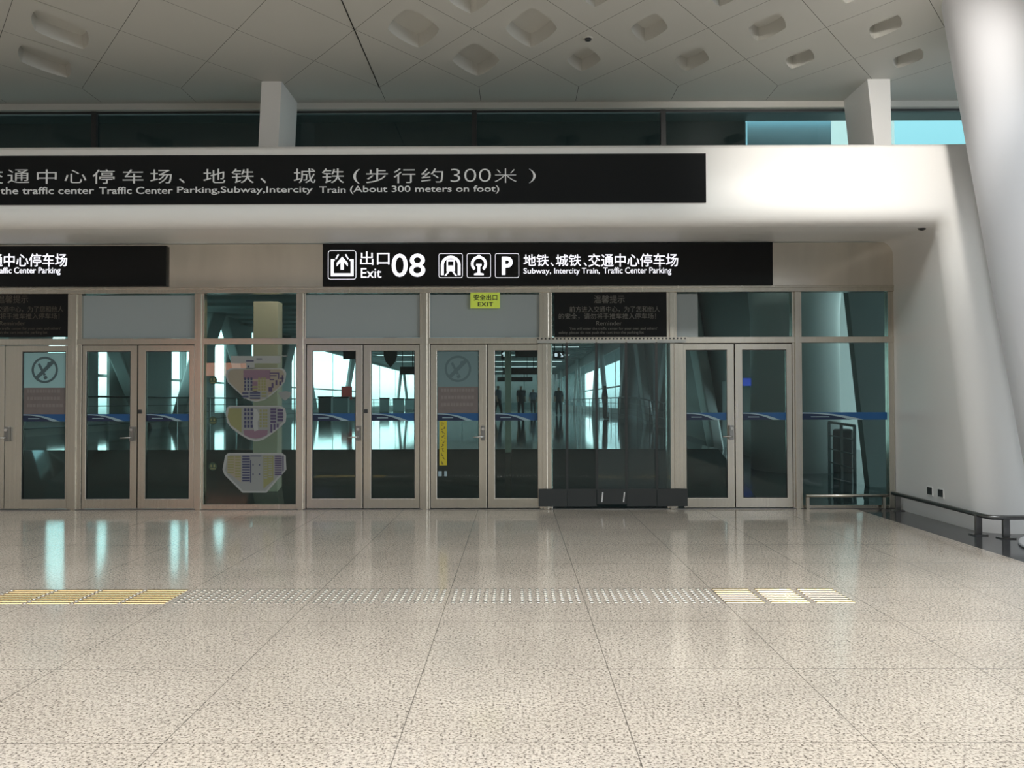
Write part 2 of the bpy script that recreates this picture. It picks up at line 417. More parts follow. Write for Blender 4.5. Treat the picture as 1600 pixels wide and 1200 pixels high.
bm = bmesh.new(); box(bm, -1.795, -1.782, 8.0, 11.22, ZC - 0.004, ZC + 0.02)
tag(obj('trim_1', bm, M['black_back']), 'long dark joint running across the ceiling panels', 'ceiling joint', kind='structure')

# clerestory band above the fascia
zc0, zc1 = 4.4, at(800, 173, YF).z
tag(obj('trim_2', bx(-16, 9, YF - 0.10, YF + 0.12, zc1, ZC + 0.02), M['ceil']), 'pale band between the ceiling and the high windows', 'trim', kind='structure')
tag(obj('trim_3', bx(-16, 9, YF - 0.015, YF + 0.05, zc1 - 0.03, zc1), M['dark']), 'thin dark rail along the top of the high windows', 'trim', kind='structure')
cl = [-16.0, at(148, 200, YF).x, at(741, 200, YF).x, at(1036, 200, YF).x, at(1358, 200, YF).x, 9.0]
for i, (a, b) in enumerate(zip(cl, cl[1:])):
    tag(obj('window_%d' % (i + 1), bx(a + 0.03, b - 0.03, YF + 0.02, YF + 0.032, zc0, zc1 - 0.03), M['glass']),
        ['dark high window left of the wide white pillar', 'dark high window spanning behind the wide white pillar', 'high window in the middle above the long black sign',
         'high window left of the right white pillar with a pale panel behind', 'bright cyan high window right of the right white pillar'][i], 'window', kind='structure')
for i, x in enumerate(cl[1:4]):
    tag(obj('trim_%d' % (4 + i), bx(x - 0.035, x + 0.035, YF - 0.03, YF + 0.05, zc0, zc1), M['dark']),
        ['dark mullion of the high windows, left of the wide white pillar', 'dark mullion of the high windows near the middle', 'dark mullion of the high windows, right of the middle'][i], 'mullion', kind='structure')
for i, (a0, a1, b0, b1) in enumerate(((408.5, 440, 404, 435), (1356, 1391, 1366, 1393))):
    yf = 11.0
    p = [at(a0, 130, yf), at(a1, 130, yf), at(b1, 223, yf), at(b0, 223, yf)]
    bm = bmesh.new(); k = (4.4 - p[0].z) / (p[3].z - p[0].z)
    def ex(t, u): return [t.x + (u.x - t.x) * q for q in ((ZC - t.z) / (u.z - t.z), (4.42 - t.z) / (u.z - t.z))]
    xl = ex(p[0], p[3]); xr = ex(p[1], p[2])
    v = [bm.verts.new(q) for q in ((xl[1], yf, 4.42), (xr[1], yf, 4.42), (xr[1], YF - .1, 4.42), (xl[1], YF - .1, 4.42), (xl[0], yf, ZC), (xr[0], yf, ZC), (xr[0], YF - .1, ZC), (xl[0], YF - .1, ZC))]
    for f in ((0, 3, 2, 1), (4, 5, 6, 7), (0, 1, 5, 4), (1, 2, 6, 5), (2, 3, 7, 6), (3, 0, 4, 7)): bm.faces.new([v[q] for q in f])
    tag(obj('pillar', bm, M['white']), ['white square pillar rising behind the fascia on the left', 'white square pillar rising behind the fascia on the right'][i], 'pillar', kind='structure')

# big leaning column at the right
bm = bmesh.new(); rings = []
for i in range(15):
    z = 5.66 * i / 14; r = 0.78 + 0.057 * z + (0.10 * (1 - min(1, z / 0.5)) ** 2 * 0); cx = 6.08 - 0.10 * z
    rings.append([bm.verts.new((cx + r * math.cos(2 * math.pi * k / 64), 8.5 + r * math.sin(2 * math.pi * k / 64), z)) for k in range(64)])
for a, b in zip(rings, rings[1:]):
    for k in range(64): bm.faces.new((a[k], a[(k + 1) % 64], b[(k + 1) % 64], b[k]))
tag(obj('column', bm, M['col_white'], smooth=True), 'large smooth white round column leaning at the right edge', 'column', kind='structure')
bm = bmesh.new(); lathe(bm, 6.08, 8.5, [(0.94, 0.0), (0.96, 0.01), (0.95, 0.04), (0.80, 0.05)], 64)
tag(obj('trim_7', bm, M['col_white'], smooth=True), 'white ring round the foot of the large round column', 'trim', kind='structure')

# unseen sides of the hall that light and reflections come from
tag(obj('wall_back', bx(-16, 12, -9.2, -9, 0, 8.6), M['hall_wall']), 'plain hall wall behind the viewer', 'wall', kind='structure')
tag(obj('wall_left', bx(-16.2, -16, -9, 12, 0, 9), M['hall_wall']), 'plain hall wall on the left', 'wall', kind='structure')
tag(obj('roof', bx(-16.2, 12, 4.2, 6.8, 8.6, 8.8), M['ceil']), 'high roof of the hall between the skylight and the low ceiling', 'roof', kind='structure')
tag(obj('roof_back', bx(-16.2, 12, -9.2, -1.4, 8.6, 8.8), M['ceil']), 'high roof of the hall behind the viewer', 'roof', kind='structure')
tag(obj('roof_upstand', bx(-16.2, 12, 6.75, 6.9, ZC + 0.26, 8.7), M['ceil']), 'upstand between the low ceiling and the high roof', 'roof', kind='structure')

# ------------------------------------------------------------------ facade steelwork
zh_t, zh_b = FZ(447.5), FZ(457.5)      # head beam
zt_t, zt_b = FZ(527.5), FZ(537)        # transom bar
n_trim = 8
def trim(bm, label, m=None, cat='steel frame', bevel=0.004):
    global n_trim
    o = tag(obj('trim_%d' % n_trim, bm, m or M['steel'], bevel=bevel), label, cat, kind='structure'); n_trim += 1
    return o
xR = FX(1397)
# stainless cladding band above the doors, rounded at its right top corner
pts = [(-16, zh_t), (FX(1402, 400), zh_t), (FX(1402, 400), 3.50)] + [(FX(1402, 400) - 0.17 + 0.17 * math.cos(a), 3.53 + 0.17 * math.sin(a)) for a in [math.radians(90 * k / 6) for k in range(7)]] + [(-16, 3.70)]
trim(pr(pts, YF - 0.04, YF + 0.03), 'stainless cladding band above the doors between the black signs', M['steel_band'], 'cladding', 0)
for px in (355, 1268, 250):
    pass
bm = bmesh.new(); box(bm, -16, xR, YF - 0.05, YF + 0.08, zh_b, zh_t); box(bm, -16, xR, YF - 0.065, YF + 0.0, zh_t - 0.035, zh_t - 0.004)
trim(bm, 'long stainless head beam over the transom windows')
trim(bx(-16, xR, YF - 0.03, YF + 0.08, zt_b, zt_t), 'long stainless transom bar over the doors')
mull = [(106, 128, 'between the far left doors and the first full pair of doors'), (304, 319, 'left of the glass panel with the parking map'), (463, 478, 'right of the glass panel with the parking map'),
        (656, 672, 'left of the doors under the green exit plate'), (843, 863, 'left of the strip curtain'), (1042, 1058, 'right of the strip curtain'),
        (1238, 1253, 'left of the fixed pane at the right end'), (1388, 1397, 'against the white side wall')]
for a, b, l in mull:
    bm = bmesh.new(); xa, xb = FX(a), FX(b)
    box(bm, xa, xb, YF - 0.02, YF + 0.10, 0, zh_b)
    if b - a > 12:
        c = (xa + xb) / 2; box(bm, c - 0.035, c + 0.035, YF - 0.045, YF - 0.02, 0, zh_b)
    trim(bm, 'stainless mullion ' + l)
bm = bmesh.new()
for a, b in ((106, 304), (478, 656), (672, 843), (1060, 1238)): box(bm, FX(a), FX(b), YF + 0.05, YF + 0.055, zt_b - 0.03, zt_b); 
for px in (128.5, 304, 215.2, 479, 656, 567.2, 672.5, 843, 761.2, 1147.8, 1238, 106.5): box(bm, FX(px) - 0.012, FX(px) + 0.012, YF + 0.051, YF + 0.056, 0.012, zt_b)
trim(bm, 'dark strips in place of the shade in the gaps round the door leaves', M['dark'], 'gap shade', 0)  # dark strips put where the door gaps only hold shade
trim(bx(-16, xR, YF - 0.03, YF + 0.12, 0.0, 0.012), 'thin dark metal threshold under the doors', M['steel_dark'], 'threshold', 0)

# steel covers beside the strip curtain (they end above the floor)
for a, b, l in ((840, 862, 'upright stainless cover strip on the left of the strip curtain'), (1044, 1067, 'upright stainless cover strip on the right of the strip curtain')):
    bm = bmesh.new(); xa, xb = FX(a), FX(b)
    box(bm, xa, xb, YF - 0.085, YF - 0.046, FZ(790), FZ(538)); w = (xb - xa) / 3
    box(bm, xa + w, xb - w, YF - 0.095, YF - 0.085, FZ(763), FZ(538))
    trim(bm, l, M['steel'], 'cover strip')

# transom windows
n_win = 6
def window(label):
    global n_win
    o = thing('window_%d' % n_win, label, 'window', (0, YF, 0), kind='structure'); n_win += 1
    return o
zT0, zT1 = zt_t, zh_b
def transom(a, b, kind, label):
    w = window(label); xa, xb = FX(a), FX(b); w.location.x = (xa + xb) / 2; w.location.z = zT0
    obj('glass_pane', bx(xa, xb, YF + 0.03, YF + 0.042, zT0, zT1), M['glass'], w)
    if kind == 'frost': obj('frosted_film', bx(xa, xb, YF + 0.022, YF + 0.029, zT0 + 0.005, zT1 - 0.02), M['frost'], w)
    if kind == 'part': obj('frosted_film', bx(xa, FX(1092), YF + 0.022, YF + 0.029, zT0 + 0.005, zT1 - 0.02), M['frost'], w)
transom(128, 304, 'frost', 'frosted transom window over the first full pair of doors')
transom(319, 463, 'plain', 'dark clear transom window above the parking map panel')
transom(478, 656, 'frost', 'frosted transom window left of the green exit plate')
transom(672, 843, 'frost', 'frosted transom window carrying the green exit plate')
transom(863, 1042, 'plain', 'transom window hidden behind the black reminder board over the strip curtain')
transom(1058, 1238, 'part', 'transom window with a white strip at its left end')
transom(1253, 1388, 'plain', 'clear transom window at the right end')
transom(-90, 106, 'plain', 'transom window hidden behind the black reminder board at the left edge')

# ------------------------------------------------------------------ stripe film on glass
def stripe(xa, xb, y, parent, name='stripe_film', wide=False):
    zt, zb = FZ(645.5), FZ(657.0); w = min(xb - xa, 0.66) if not wide else (xb - xa) * 0.84
    bm = bmesh.new(); prism(bm, [(xa, zb), (xb, zb), (xb, zt), (xa, zt)], y - 0.0015, y, 0)
    h = zt - zb; N = 12
    s = 0.12 if not wide else 0.12
    us = [0.86 * k / 16 for k in range(17)]
    def nv(u): return zb + h * max(0, 0.84 * (1 - (u / 0.68) ** 2.4))
    def wh(u): return zb + h * max(0, 0.97 * (1 - (u / 0.86) ** 2.2))
    for u0, u1 in zip(us, us[1:]):
        a0, a1, b0, b1 = nv(u0), nv(u1), wh(u0), wh(u1)
        if a0 > zb: prism(bm, [(xa + w * u0, zb), (xa + w * u1, zb), (xa + w * u1, max(a1, zb + 1e-4)), (xa + w * u0, a0)], y - 0.003, y - 0.0016, 1)
        if b0 - a0 > 1e-4: prism(bm, [(xa + w * u0, a0), (xa + w * u1, a1), (xa + w * u1, b1 + 1e-4), (xa + w * u0, b0)], y - 0.003, y - 0.0016, 2)
    lx = xa + w * 0.12; prism(bm, [(lx, zb + h * .34), (lx + w * .26, zb + h * .34), (lx + w * .26, zb + h * .46), (lx, zb + h * .46)], y - 0.004, y - 0.0031, 2)
    return obj(name, bm, [M['blue'], M['navy'], M['pale']], parent)

# ------------------------------------------------------------------ doors
n_door = 1
zD1, zG1, zG0, zD0 = FZ(538.3), FZ(547.5), FZ(778.5), FZ(793.5)
def lever(door, x, sign):
    """lock plate with a lever pointing along sign"""
    zl = FZ(682); y = YF - 0.06
    bm = bmesh.new(); prism(bm, rrect(x - 0.028, x + 0.028, zl - 0.05, FZ(665), 0.01), y - 0.008, YF - 0.018)
    plate = obj('lock_plate', bm, M['steel_dark'], door)
    bm = bmesh.new(); tube(bm, (x, y - 0.008, FZ(670)), (x, y - 0.022, FZ(670)), 0.020, 16)
    obj('lock_cylinder', bm, M['chrome'], door, smooth=False)
    bm = bmesh.new()
    sweep(bm, [(x, y - 0.006, zl), (x, y - 0.045, zl), (x + sign * 0.012, y - 0.058, zl), (x + sign * 0.03, y - 0.062, zl), (x + sign * 0.135, y - 0.060, zl - 0.004)], 0.011, 10)
    obj('lever_handle', bm, M['chrome'], door, smooth=True)

def leaf(x0, x1, g0, g1, label, handle=0, sticker=None, sensor=None, yellow=False):
    global n_door
    xa, xb, ga, gb = FX(x0) + 0.005, FX(x1) - 0.005, FX(g0), FX(g1)
    d = thing('door_%d' % n_door, label, 'door', ((xa + xb) / 2, YF, 0), kind='structure'); n_door += 1
    y0, y1 = YF - 0.012, YF + 0.05
    if zG1: pass
    bm = bmesh.new()
    ring_prism(bm, [(xa, zD0), (xb, zD0), (xb, zD1), (xa, zD1)], [(ga, zG0), (gb, zG0), (gb, zG1), (ga, zG1)], y0, y1)
    obj('leaf_frame', bm, M['steel'], d, bevel=0.003)
    gs = 0.008
    bm = bmesh.new(); ring_prism(bm, [(ga, zG0), (gb, zG0), (gb, zG1), (ga, zG1)], [(ga + gs, zG0 + gs), (gb - gs, zG0 + gs), (gb - gs, zG1 - gs), (ga + gs, zG1 - gs)], y0 + 0.008, y0 + 0.02)
    obj('glazing_gasket', bm, M['dark'], d)
    yg = YF + 0.012
    obj('glass_pane', bx(ga, gb, yg, yg + 0.010, zG0, zG1), M['glass'], d)
    stripe(ga + gs, gb - gs, yg - 0.001, d)
    if handle:
        hx = xa + 0.05 if handle < 0 else xb - 0.05
        lever(d, hx, -1 if handle > 0 else -1)
    if sensor:
        sx = FX(sensor); bm = bmesh.new(); prism(bm, rrect(sx - 0.026, sx + 0.026, FZ(645), FZ(639), 0.008), y0 - 0.012, y0)
        obj('door_sensor', bm, M['dark'], d)
    if sticker:
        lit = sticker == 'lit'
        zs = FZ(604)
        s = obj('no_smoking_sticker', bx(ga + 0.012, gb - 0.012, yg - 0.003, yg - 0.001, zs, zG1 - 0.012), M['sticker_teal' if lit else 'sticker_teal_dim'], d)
        cx, cz, r = (ga + gb) / 2 + 0.0, FZ(576), 0.185
        bm = bmesh.new(); N = 36
        ring_prism(bm, [(cx + r * math.cos(2 * math.pi * k / N), cz + r * math.sin(2 * math.pi * k / N)) for k in range(N)],
                   [(cx + r * .83 * math.cos(2 * math.pi * k / N), cz + r * .83 * math.sin(2 * math.pi * k / N)) for k in range(N)], yg - 0.005, yg - 0.003)
        q = r * 0.64; t = 0.018
        prism(bm, [(cx - q - t, cz - q + t), (cx - q + t, cz - q - t), (cx + q + t, cz + q - t), (cx + q - t, cz + q + t)], yg - 0.0055, yg - 0.003)
        # cigarette slanting the other way, with a bent smoke line
        prism(bm, [(cx - .10, cz + .075), (cx - .07, cz + .095), (cx + .015, cz - .07), (cx - .015, cz - .085)], yg - 0.005, yg - 0.003)
        prism(bm, [(cx - .02, cz - .10), (cx + .022, cz - .075), (cx + .04, cz - .115), (cx + .0, cz - .14)], yg - 0.005, yg - 0.003)
        prism(bm, [(cx + .02, cz + .02), (cx + .035, cz + .03), (cx + .05, cz + .09), (cx + .10, cz + .10), (cx + .10, cz + .115), (cx + .038, cz + .105)], yg - 0.005, yg - 0.003)
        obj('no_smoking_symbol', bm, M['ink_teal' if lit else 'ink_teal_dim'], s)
        p = obj('notice_panel', bx(ga + 0.012, gb - 0.012, yg - 0.003, yg - 0.001, FZ(645.5), zs), M['sticker_brown'], d)
        bm = bmesh.new()
        rnd = random.Random(3)
        for row in range(3):
            zr = zs - 0.07 - row * 0.10; x = ga + 0.06
            while x < gb - 0.08:
                w = rnd.uniform(0.02, 0.045); prism(bm, [(x, zr), (x + w, zr), (x + w, zr + 0.045), (x, zr + 0.045)], yg - 0.0042, yg - 0.003); x += w + 0.012
        obj('notice_marks', bm, M['notice_text'], p)
    if yellow:
        xa2, xb2 = FX(686.5), FX(698)
        s = obj('yellow_sticker', bx(xa2, xb2, yg - 0.003, yg - 0.001, FZ(727), FZ(657.5)), M['yellow'], d)
        bm = bmesh.new(); rnd = random.Random(8); z = FZ(725.5); c = (xa2 + xb2) / 2
        while z < FZ(660):
            for _ in range(3):
                u, w = rnd.uniform(-.03, .02), rnd.uniform(.008, .025)
                prism(bm, [(c + u, z), (c + u + w, z), (c + u + w, z + .012), (c + u, z + .012)], yg - .0042, yg - .003)
                z += .016
            z += .012
        obj('sticker_marks', bm, M['ink'], s)
        bm = bmesh.new(); box(bm, FX(684.5), FX(690), yg - .003, yg - .001, FZ(744), FZ(736)); box(bm, FX(694), FX(698), yg - .003, yg - .001, FZ(744), FZ(736))
        obj('small_white_sticker', bm, M['pale'], d)
    return d
leaf(-80, 8, -72, -18, 'left leaf of the door pair cut by the left edge')
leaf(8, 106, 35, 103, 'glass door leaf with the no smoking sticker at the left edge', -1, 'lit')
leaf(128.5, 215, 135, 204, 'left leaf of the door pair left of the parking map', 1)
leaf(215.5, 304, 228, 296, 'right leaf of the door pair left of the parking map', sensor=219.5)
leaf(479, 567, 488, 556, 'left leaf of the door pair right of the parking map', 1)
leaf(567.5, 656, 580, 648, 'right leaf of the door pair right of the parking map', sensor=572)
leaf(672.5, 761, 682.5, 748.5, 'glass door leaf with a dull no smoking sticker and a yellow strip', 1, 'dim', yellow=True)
leaf(761.5, 843, 773, 840, 'right leaf of the door pair under the green exit plate')
leaf(1067.5, 1147.5, 1072, 1136, 'left leaf of the door pair right of the strip curtain', 1)
leaf(1148, 1238, 1160, 1229, 'right leaf of the door pair right of the strip curtain')

# fixed panes
w = window('tall fixed glass pane carrying the parking map'); xa, xb = FX(319), FX(463); w.location.x = (xa + xb) / 2
obj('glass_pane', bx(xa, xb, YF + 0.02, YF + 0.032, 0.05, zt_b), M['glass'], w)
obj('bottom_rail', bx(xa, xb, YF - 0.02, YF + 0.06, 0.0, FZ(787)), M['steel'], w)
w = window('tall fixed glass pane at the right end beside the white wall'); xa, xb = FX(1253), FX(1388); w.location.x = (xa + xb) / 2
obj('glass_pane', bx(xa, xb, YF + 0.02, YF + 0.032, 0.03, zt_b), M['glass'], w)
obj('bottom_rail', bx(xa, xb, YF - 0.01, YF + 0.05, 0.0, 0.05), M['steel'], w)
stripe(xa + 0.01, xb - 0.01, YF + 0.019, w, wide=True)

# ------------------------------------------------------------------ parking map on the glass
YM = YF + 0.018
def MP(px, py): p = at(px, py, YF); return (p.x, p.z)
def mpoly(pts, y0=0.0015, d=0.001, bm=None, mi=0):
    bm = bm or bmesh.new(); prism(bm, [MP(*q) for q in pts], YM - y0 - d, YM - y0, mi); return bm
MAPMATS = [M['map_edge'], M['map_grey'], M['map_green'], M['map_tan'], M['map_mauve'], M['map_purple'], M['map_navy']]
def rects(bm, L, mi, lay=0.004):
    for x0, y0, x1, y1 in L: mpoly([(x0, y1), (x1, y1), (x1, y0), (x0, y0)], lay, 0.001, bm, mi)
def combs(bm, x0, x1, y0, y1, n, mi, lay=0.004, fill=0.6):
    h = (y1 - y0) / n
    for k in range(n): rects(bm, [(x0, y0 + k * h, x1, y0 + k * h + h * fill)], mi, lay)
def scale_pts(pts, cx, cy, s): return [(cx + (x - cx) * s, cy + (y - cy) * s) for x, y in pts]
rnd = random.Random(2)

def plan_root(label): return thing('floor_plan_decal', label, 'map decal', (FX(397), YF + 0.018, 1.2), 'parking plan decals on the glass')
p1 = plan_root('top plan of the parking map on the glass, mauve with purple bays')
o1 = [(360, 575), (438, 575), (444, 577), (447, 583), (445, 596), (437, 606), (424, 617), (412, 625), (399, 628), (387, 625), (376, 617), (364, 606), (355, 597), (352, 588), (353, 579)][::-1]
obj('outline', mpoly(o1, 0.0), M['map_edge'], p1)
bm = bmesh.new(); mpoly(scale_pts(o1, 399, 600, 0.93), 0.0015, 0.001, bm, 3)
rects(bm, [(380, 578, 422, 592)], 4, 0.003); rects(bm, [(382, 592, 394, 610), (380, 611, 418, 623)], 1, 0.003)
rects(bm, [(394, 596, 402, 612)], 4, 0.003)
for x in (381, 386, 391): combs(bm, x, x + 3, 590, 611, 4, 6, fill=0.8)
for x in (403, 408, 412): combs(bm, x, x + 3, 590, 611, 5, 2, fill=0.8)
combs(bm, 393, 402, 603, 612, 2, 2); combs(bm, 378, 388, 613, 623, 2, 6); combs(bm, 390, 406, 613, 625, 3, 6); combs(bm, 408, 416, 613, 622, 2, 2)
for x0, y0, x1, y1 in ((421, 582, 434, 584), (421, 586, 432, 588), (434, 582, 436, 592), (437, 590, 443, 592), (440, 586, 442, 597), (421, 592, 428, 594), (430, 594, 433, 602), (436, 596, 439, 602), (424, 598, 427, 606), (419, 605, 425, 612)):
    rects(bm, [(x0, y0, x1, y1)], 5)
obj('bays', bm, MAPMATS, p1)
p2 = plan_root('middle plan of the parking map on the glass, olive left and purple right')
o2 = [(358, 634), (438, 634), (445, 638), (447, 648), (446, 659), (436, 669), (423, 679), (411, 687), (399, 690), (388, 687), (374, 679), (361, 669), (354, 660), (352, 645), (354, 637)][::-1]
obj('outline', mpoly(o2, 0.0), M['map_edge'], p2)
bm = bmesh.new(); mpoly(scale_pts(o2, 399, 656, 0.91), 0.0015, 0.001, bm, 1)
mpoly([(357, 638), (377, 638), (377, 676), (360, 664), (355, 652)], 0.003, 0.001, bm, 2)
mpoly([(380, 672), (418, 672), (417, 680), (407, 684), (399, 685.5), (390, 684), (381, 680)], 0.003, 0.001, bm, 4)
for x in (381, 386, 391): combs(bm, x, x + 3.6, 638, 670, 5, 6, fill=0.75)
for x in (405, 410, 414): combs(bm, x, x + 3.4, 640, 669, 6, 2, fill=0.72)
mpoly([(396, 638), (401, 640), (405, 650), (402, 660), (403, 672), (397, 674), (394, 660), (396, 650)], 0.0045, 0.001, bm, 0)
combs(bm, 422, 431, 638, 662, 5, 5, fill=0.72); combs(bm, 433, 442, 639, 660, 4, 5, fill=0.72); rects(bm, [(422, 663, 425, 676), (427, 662, 430, 672), (432, 662, 435, 668)], 5)
obj('bays', bm, MAPMATS, p2)
p3 = plan_root('bottom plan of the parking map on the glass, funnel shaped with a plain middle')
o3 = [(356, 708), (440, 708), (446, 712), (447, 734), (440, 742), (416, 770), (378, 770), (350, 742), (347, 734), (351, 712)]
obj('outline', mpoly(o3[::-1], 0.0), M['map_edge'], p3)
bm = bmesh.new(); mpoly(scale_pts(o3, 398, 736, 0.92)[::-1], 0.0015, 0.001, bm, 1)
mpoly([(355, 712), (376, 712), (376, 754), (354, 737)], 0.003, 0.001, bm, 3)
combs(bm, 355, 365, 713, 741, 7, 2, 0.0045, 0.55); combs(bm, 367, 376, 713, 748, 8, 2, 0.0045, 0.55)
combs(bm, 378, 390, 712, 754, 10, 6, 0.0045, 0.6); rects(bm, [(390.5, 719, 392, 754), (391, 712, 408, 713.5)], 6)
rects(bm, [(394, 725.5, 396, 727.5), (404, 725.5, 406, 727.5), (394, 740, 396, 742), (404, 740, 406, 742)], 6)
mpoly([(411, 712), (427, 712), (427, 750), (411, 764)], 0.003, 0.001, bm, 2)
combs(bm, 412, 417, 714, 750, 9, 1, 0.0045, 0.45); combs(bm, 419, 425, 714, 748, 9, 1, 0.0045, 0.45)
combs(bm, 429, 440, 712, 744, 9, 5, 0.0045, 0.6); rects(bm, [(441, 712, 443, 736)], 5)
obj('bays', bm, MAPMATS, p3)
p0 = thing('heading_decal', 'pale cut-off block of the parking map above the top plan', 'map decal', (FX(395), YF + 0.018, 2.1), 'parking plan decals on the glass')
bm = bmesh.new(); rects(bm, [(360, 556, 438, 567.5)], 0, 0.0); rects(bm, [(384, 567.5, 397, 576)], 0, 0.0); rects(bm, [(436, 555.5, 449, 556.5)], 0, 0.0)
rects(bm, [(400, 560, 409, 561.5), (384, 563, 396, 565), (386, 571, 389, 574)], 6, 0.0015)
obj('blocks', bm, MAPMATS, p0)
for k, (cy, l) in enumerate(((594, 'small round green floor mark beside the top parking plan'), (657, 'small round green floor mark beside the middle parking plan'), (729, 'small round green floor mark beside the bottom parking plan'))):
    t = thing('floor_mark_decal', l, 'map decal', (FX(332), YF + 0.018, FZ(cy)), 'round floor marks of the parking map')
    bm = bmesh.new(); N = 24; mpoly([(332 + 6.5 * math.cos(2 * math.pi * i / N), cy - 6.5 * math.sin(2 * math.pi * i / N)) for i in range(N)], 0.0, 0.001, bm)
    obj('disc', bm, M['map_dot'], t)
    bm = bmesh.new(); mpoly([(328.5, cy + 1), (330, cy + 1), (330, cy - 3), (328.5, cy - 3)], 0.0015, 0.001, bm); mpoly([(333, cy + 1), (335.5, cy + 1), (335.5, cy - 3), (333, cy - 3)], 0.0015, 0.001, bm); mpoly([(328, cy + 4), (336, cy + 4), (336, cy + 2.8), (328, cy + 2.8)], 0.0015, 0.001, bm)
    obj('disc_marks', bm, M['map_green'], t)
t = thing('side_plan_decal', 'tiny grey side plan on the glass right of the top parking plan', 'map decal', (FX(448), YF + 0.018, FZ(617)))
obj('outline', mpoly([(434, 613), (446, 611), (455, 613), (452, 621), (445, 626), (439, 622)][::-1], 0.0), M['map_grey'], t)

# ------------------------------------------------------------------ signs
def P(px, py, Y): p = at(px, py, Y); return p.x, p.z
# long black sign set on the fascia
YS = YP - 0.02
tl, tr, br = at(-40, 243, YS), at(1102, 239.5, YS), at(1103.5, 316.5, YS)
zsb, zst = br.z, tr.z
s = thing('long_overhead_sign', 'long black overhead sign with silver wide lettering on the white fascia', 'sign', (0, YS, zsb))
obj('panel', bx(-15, br.x, YS, YP + 0.01, zsb, zst), M['sign_black'], s, bevel=0.004)
yl = YS
def line_text(parent, chars, Y, m, bold=0.0, name='lettering'):
    for body, a, b, t, bt in chars:
        bold = -0.016 if body in ('300',) else bold
        x0, z1 = P(a, t, Y); x1, z0 = P(b, bt, Y)
        text_mesh(body, x0, x1, z0, z1, Y, m, parent, name, bold)
line_text(s, [('交', -33, 5, 265, 287), ('通', 12, 46, 265, 286), ('中', 58, 88.5, 265, 287), ('心', 101, 135, 266, 286), ('停', 145, 179, 265, 287), ('车', 192, 224, 265, 286.5), ('场', 235, 268.5, 265, 286.5),
              ('、', 280, 289, 279, 286), ('地', 318, 352, 264, 286), ('铁', 362, 396.5, 264, 286), ('、', 407, 416, 278, 286), ('城', 459, 493, 263.5, 286), ('铁', 503, 537.5, 263.5, 286), ('(', 552, 562, 264.5, 287),
              ('步', 572, 606, 263.5, 286), ('行', 615, 649, 263.5, 286), ('约', 658, 692.5, 263.5, 285), ('300', 704, 767, 264, 284), ('米', 773, 807, 263.5, 285.5), (')', 826.5, 837, 264, 286)], yl, M['letter_silver'], -0.004)
line_text(s, [('the traffic center', 1, 147, 292.5, 303), ('Traffic Center', 155, 270, 292.3, 302.8), ('Parking,Subway,Intercity', 277, 488.5, 291.8, 303.6), ('Train', 499, 540, 291.5, 301.5), ('(About 300 meters on foot)', 547, 780, 290.5, 302.5)],
          yl, M['letter_silver'], 0.006)

def rr_ring(bm, x0, x1, z0, z1, r, t, y):
    ring_prism(bm, rrect(x0, x1, z0, z1, r), rrect(x0 + t, x1 - t, z0 + t, z1 - t, max(r - t, 0.004)), y - 0.004, y)
# illuminated direction sign boxes under the soffit
YB = 11.80
def P2(px, py): return P(px, py, YB)
def sub_sign(parent, dx):
    """route lettering shared by both light boxes; dx in photo pixels"""
    def q(px, py): return P2(px + dx, py)
    L = [('地铁', 818, 857.5, 397.5, 416), ('、', 860, 865, 410, 416), ('城铁', 868.5, 908, 397.5, 416), ('、', 912, 917, 410, 416), ('交通中心停车场', 919, 1059.5, 396.5, 416.5)]
    for b, a0, a1, t, bt in L:
        x0, z1 = q(a0, t); x1, z0 = q(a1, bt); text_mesh(b, x0, x1, z0, z1, YB, M['letter_lit'], parent, 'lettering', 0.009)
    for b, a0, a1, t, bt in (('Subway,', 818, 861, 419, 430), ('Intercity Train,', 866, 937, 418.7, 430), ('Traffic Center Parking', 942.5, 1049, 417.8, 430)):
        x0, z1 = q(a0, t); x1, z0 = q(a1, bt); text_mesh(b, x0, x1, z0, z1, YB, M['letter_lit'], parent, 'lettering', 0.006)

x0, zt_ = P2(504, 380.5); x1, zb_ = P2(1208, 445.5)
s = thing('direction_light_box', 'black illuminated exit 08 sign box above the middle doors', 'sign', ((x0 + x1) / 2, YB, zb_), 'black light boxes under the soffit')
obj('housing', bx(x0, x1, YB, YF - 0.04, zb_, zt_), M['sign_black'], s, bevel=0.006)
bm = bmesh.new(); a, z1 = P2(512.5, 391.5); b, z0 = P2(556.5, 436.5); rr_ring(bm, a, b, z0, z1, 0.035, 0.007, YB)
pic = obj('exit_pictogram', bm, M['letter_lit'], s)
bm = bmesh.new()
def q2(L): return [P2(x, y) for x, y in L]
prism(bm, q2([(517, 405), (523, 405), (523, 408), (521.5, 408), (521.5, 427), (548, 427), (548, 408), (546.5, 408), (546.5, 405), (552.5, 405), (552.5, 431.5), (517, 431.5)]), YB - 0.004, YB)
prism(bm, q2([(534.7, 401), (543.5, 411), (543.5, 416.5), (537.2, 409.5), (537.2, 421.5), (532.2, 421.5), (532.2, 409.5), (526, 416.5), (526, 411)]), YB - 0.004, YB)
prism(bm, q2([(528, 397), (530, 398), (525.5, 405.5), (523.8, 404.5)]), YB - 0.004, YB); prism(bm, q2([(539, 398), (541, 397), (545.2, 404.5), (543.5, 405.5)]), YB - 0.004, YB)
obj('exit_arrow', bm, M['letter_lit'], pic)
for b, a0, a1, t, bt, bo in (('出口', 563, 608.5, 393, 414, 0.004), ('Exit', 564, 596, 419, 434, 0.003), ('08', 612, 664.5, 396.5, 432.5, 0.008)):
    xx0, z1 = P2(a0, t); xx1, z0 = P2(a1, bt); text_mesh(b, xx0, xx1, z0, z1, YB, M['letter_lit'], s, 'lettering', bo)
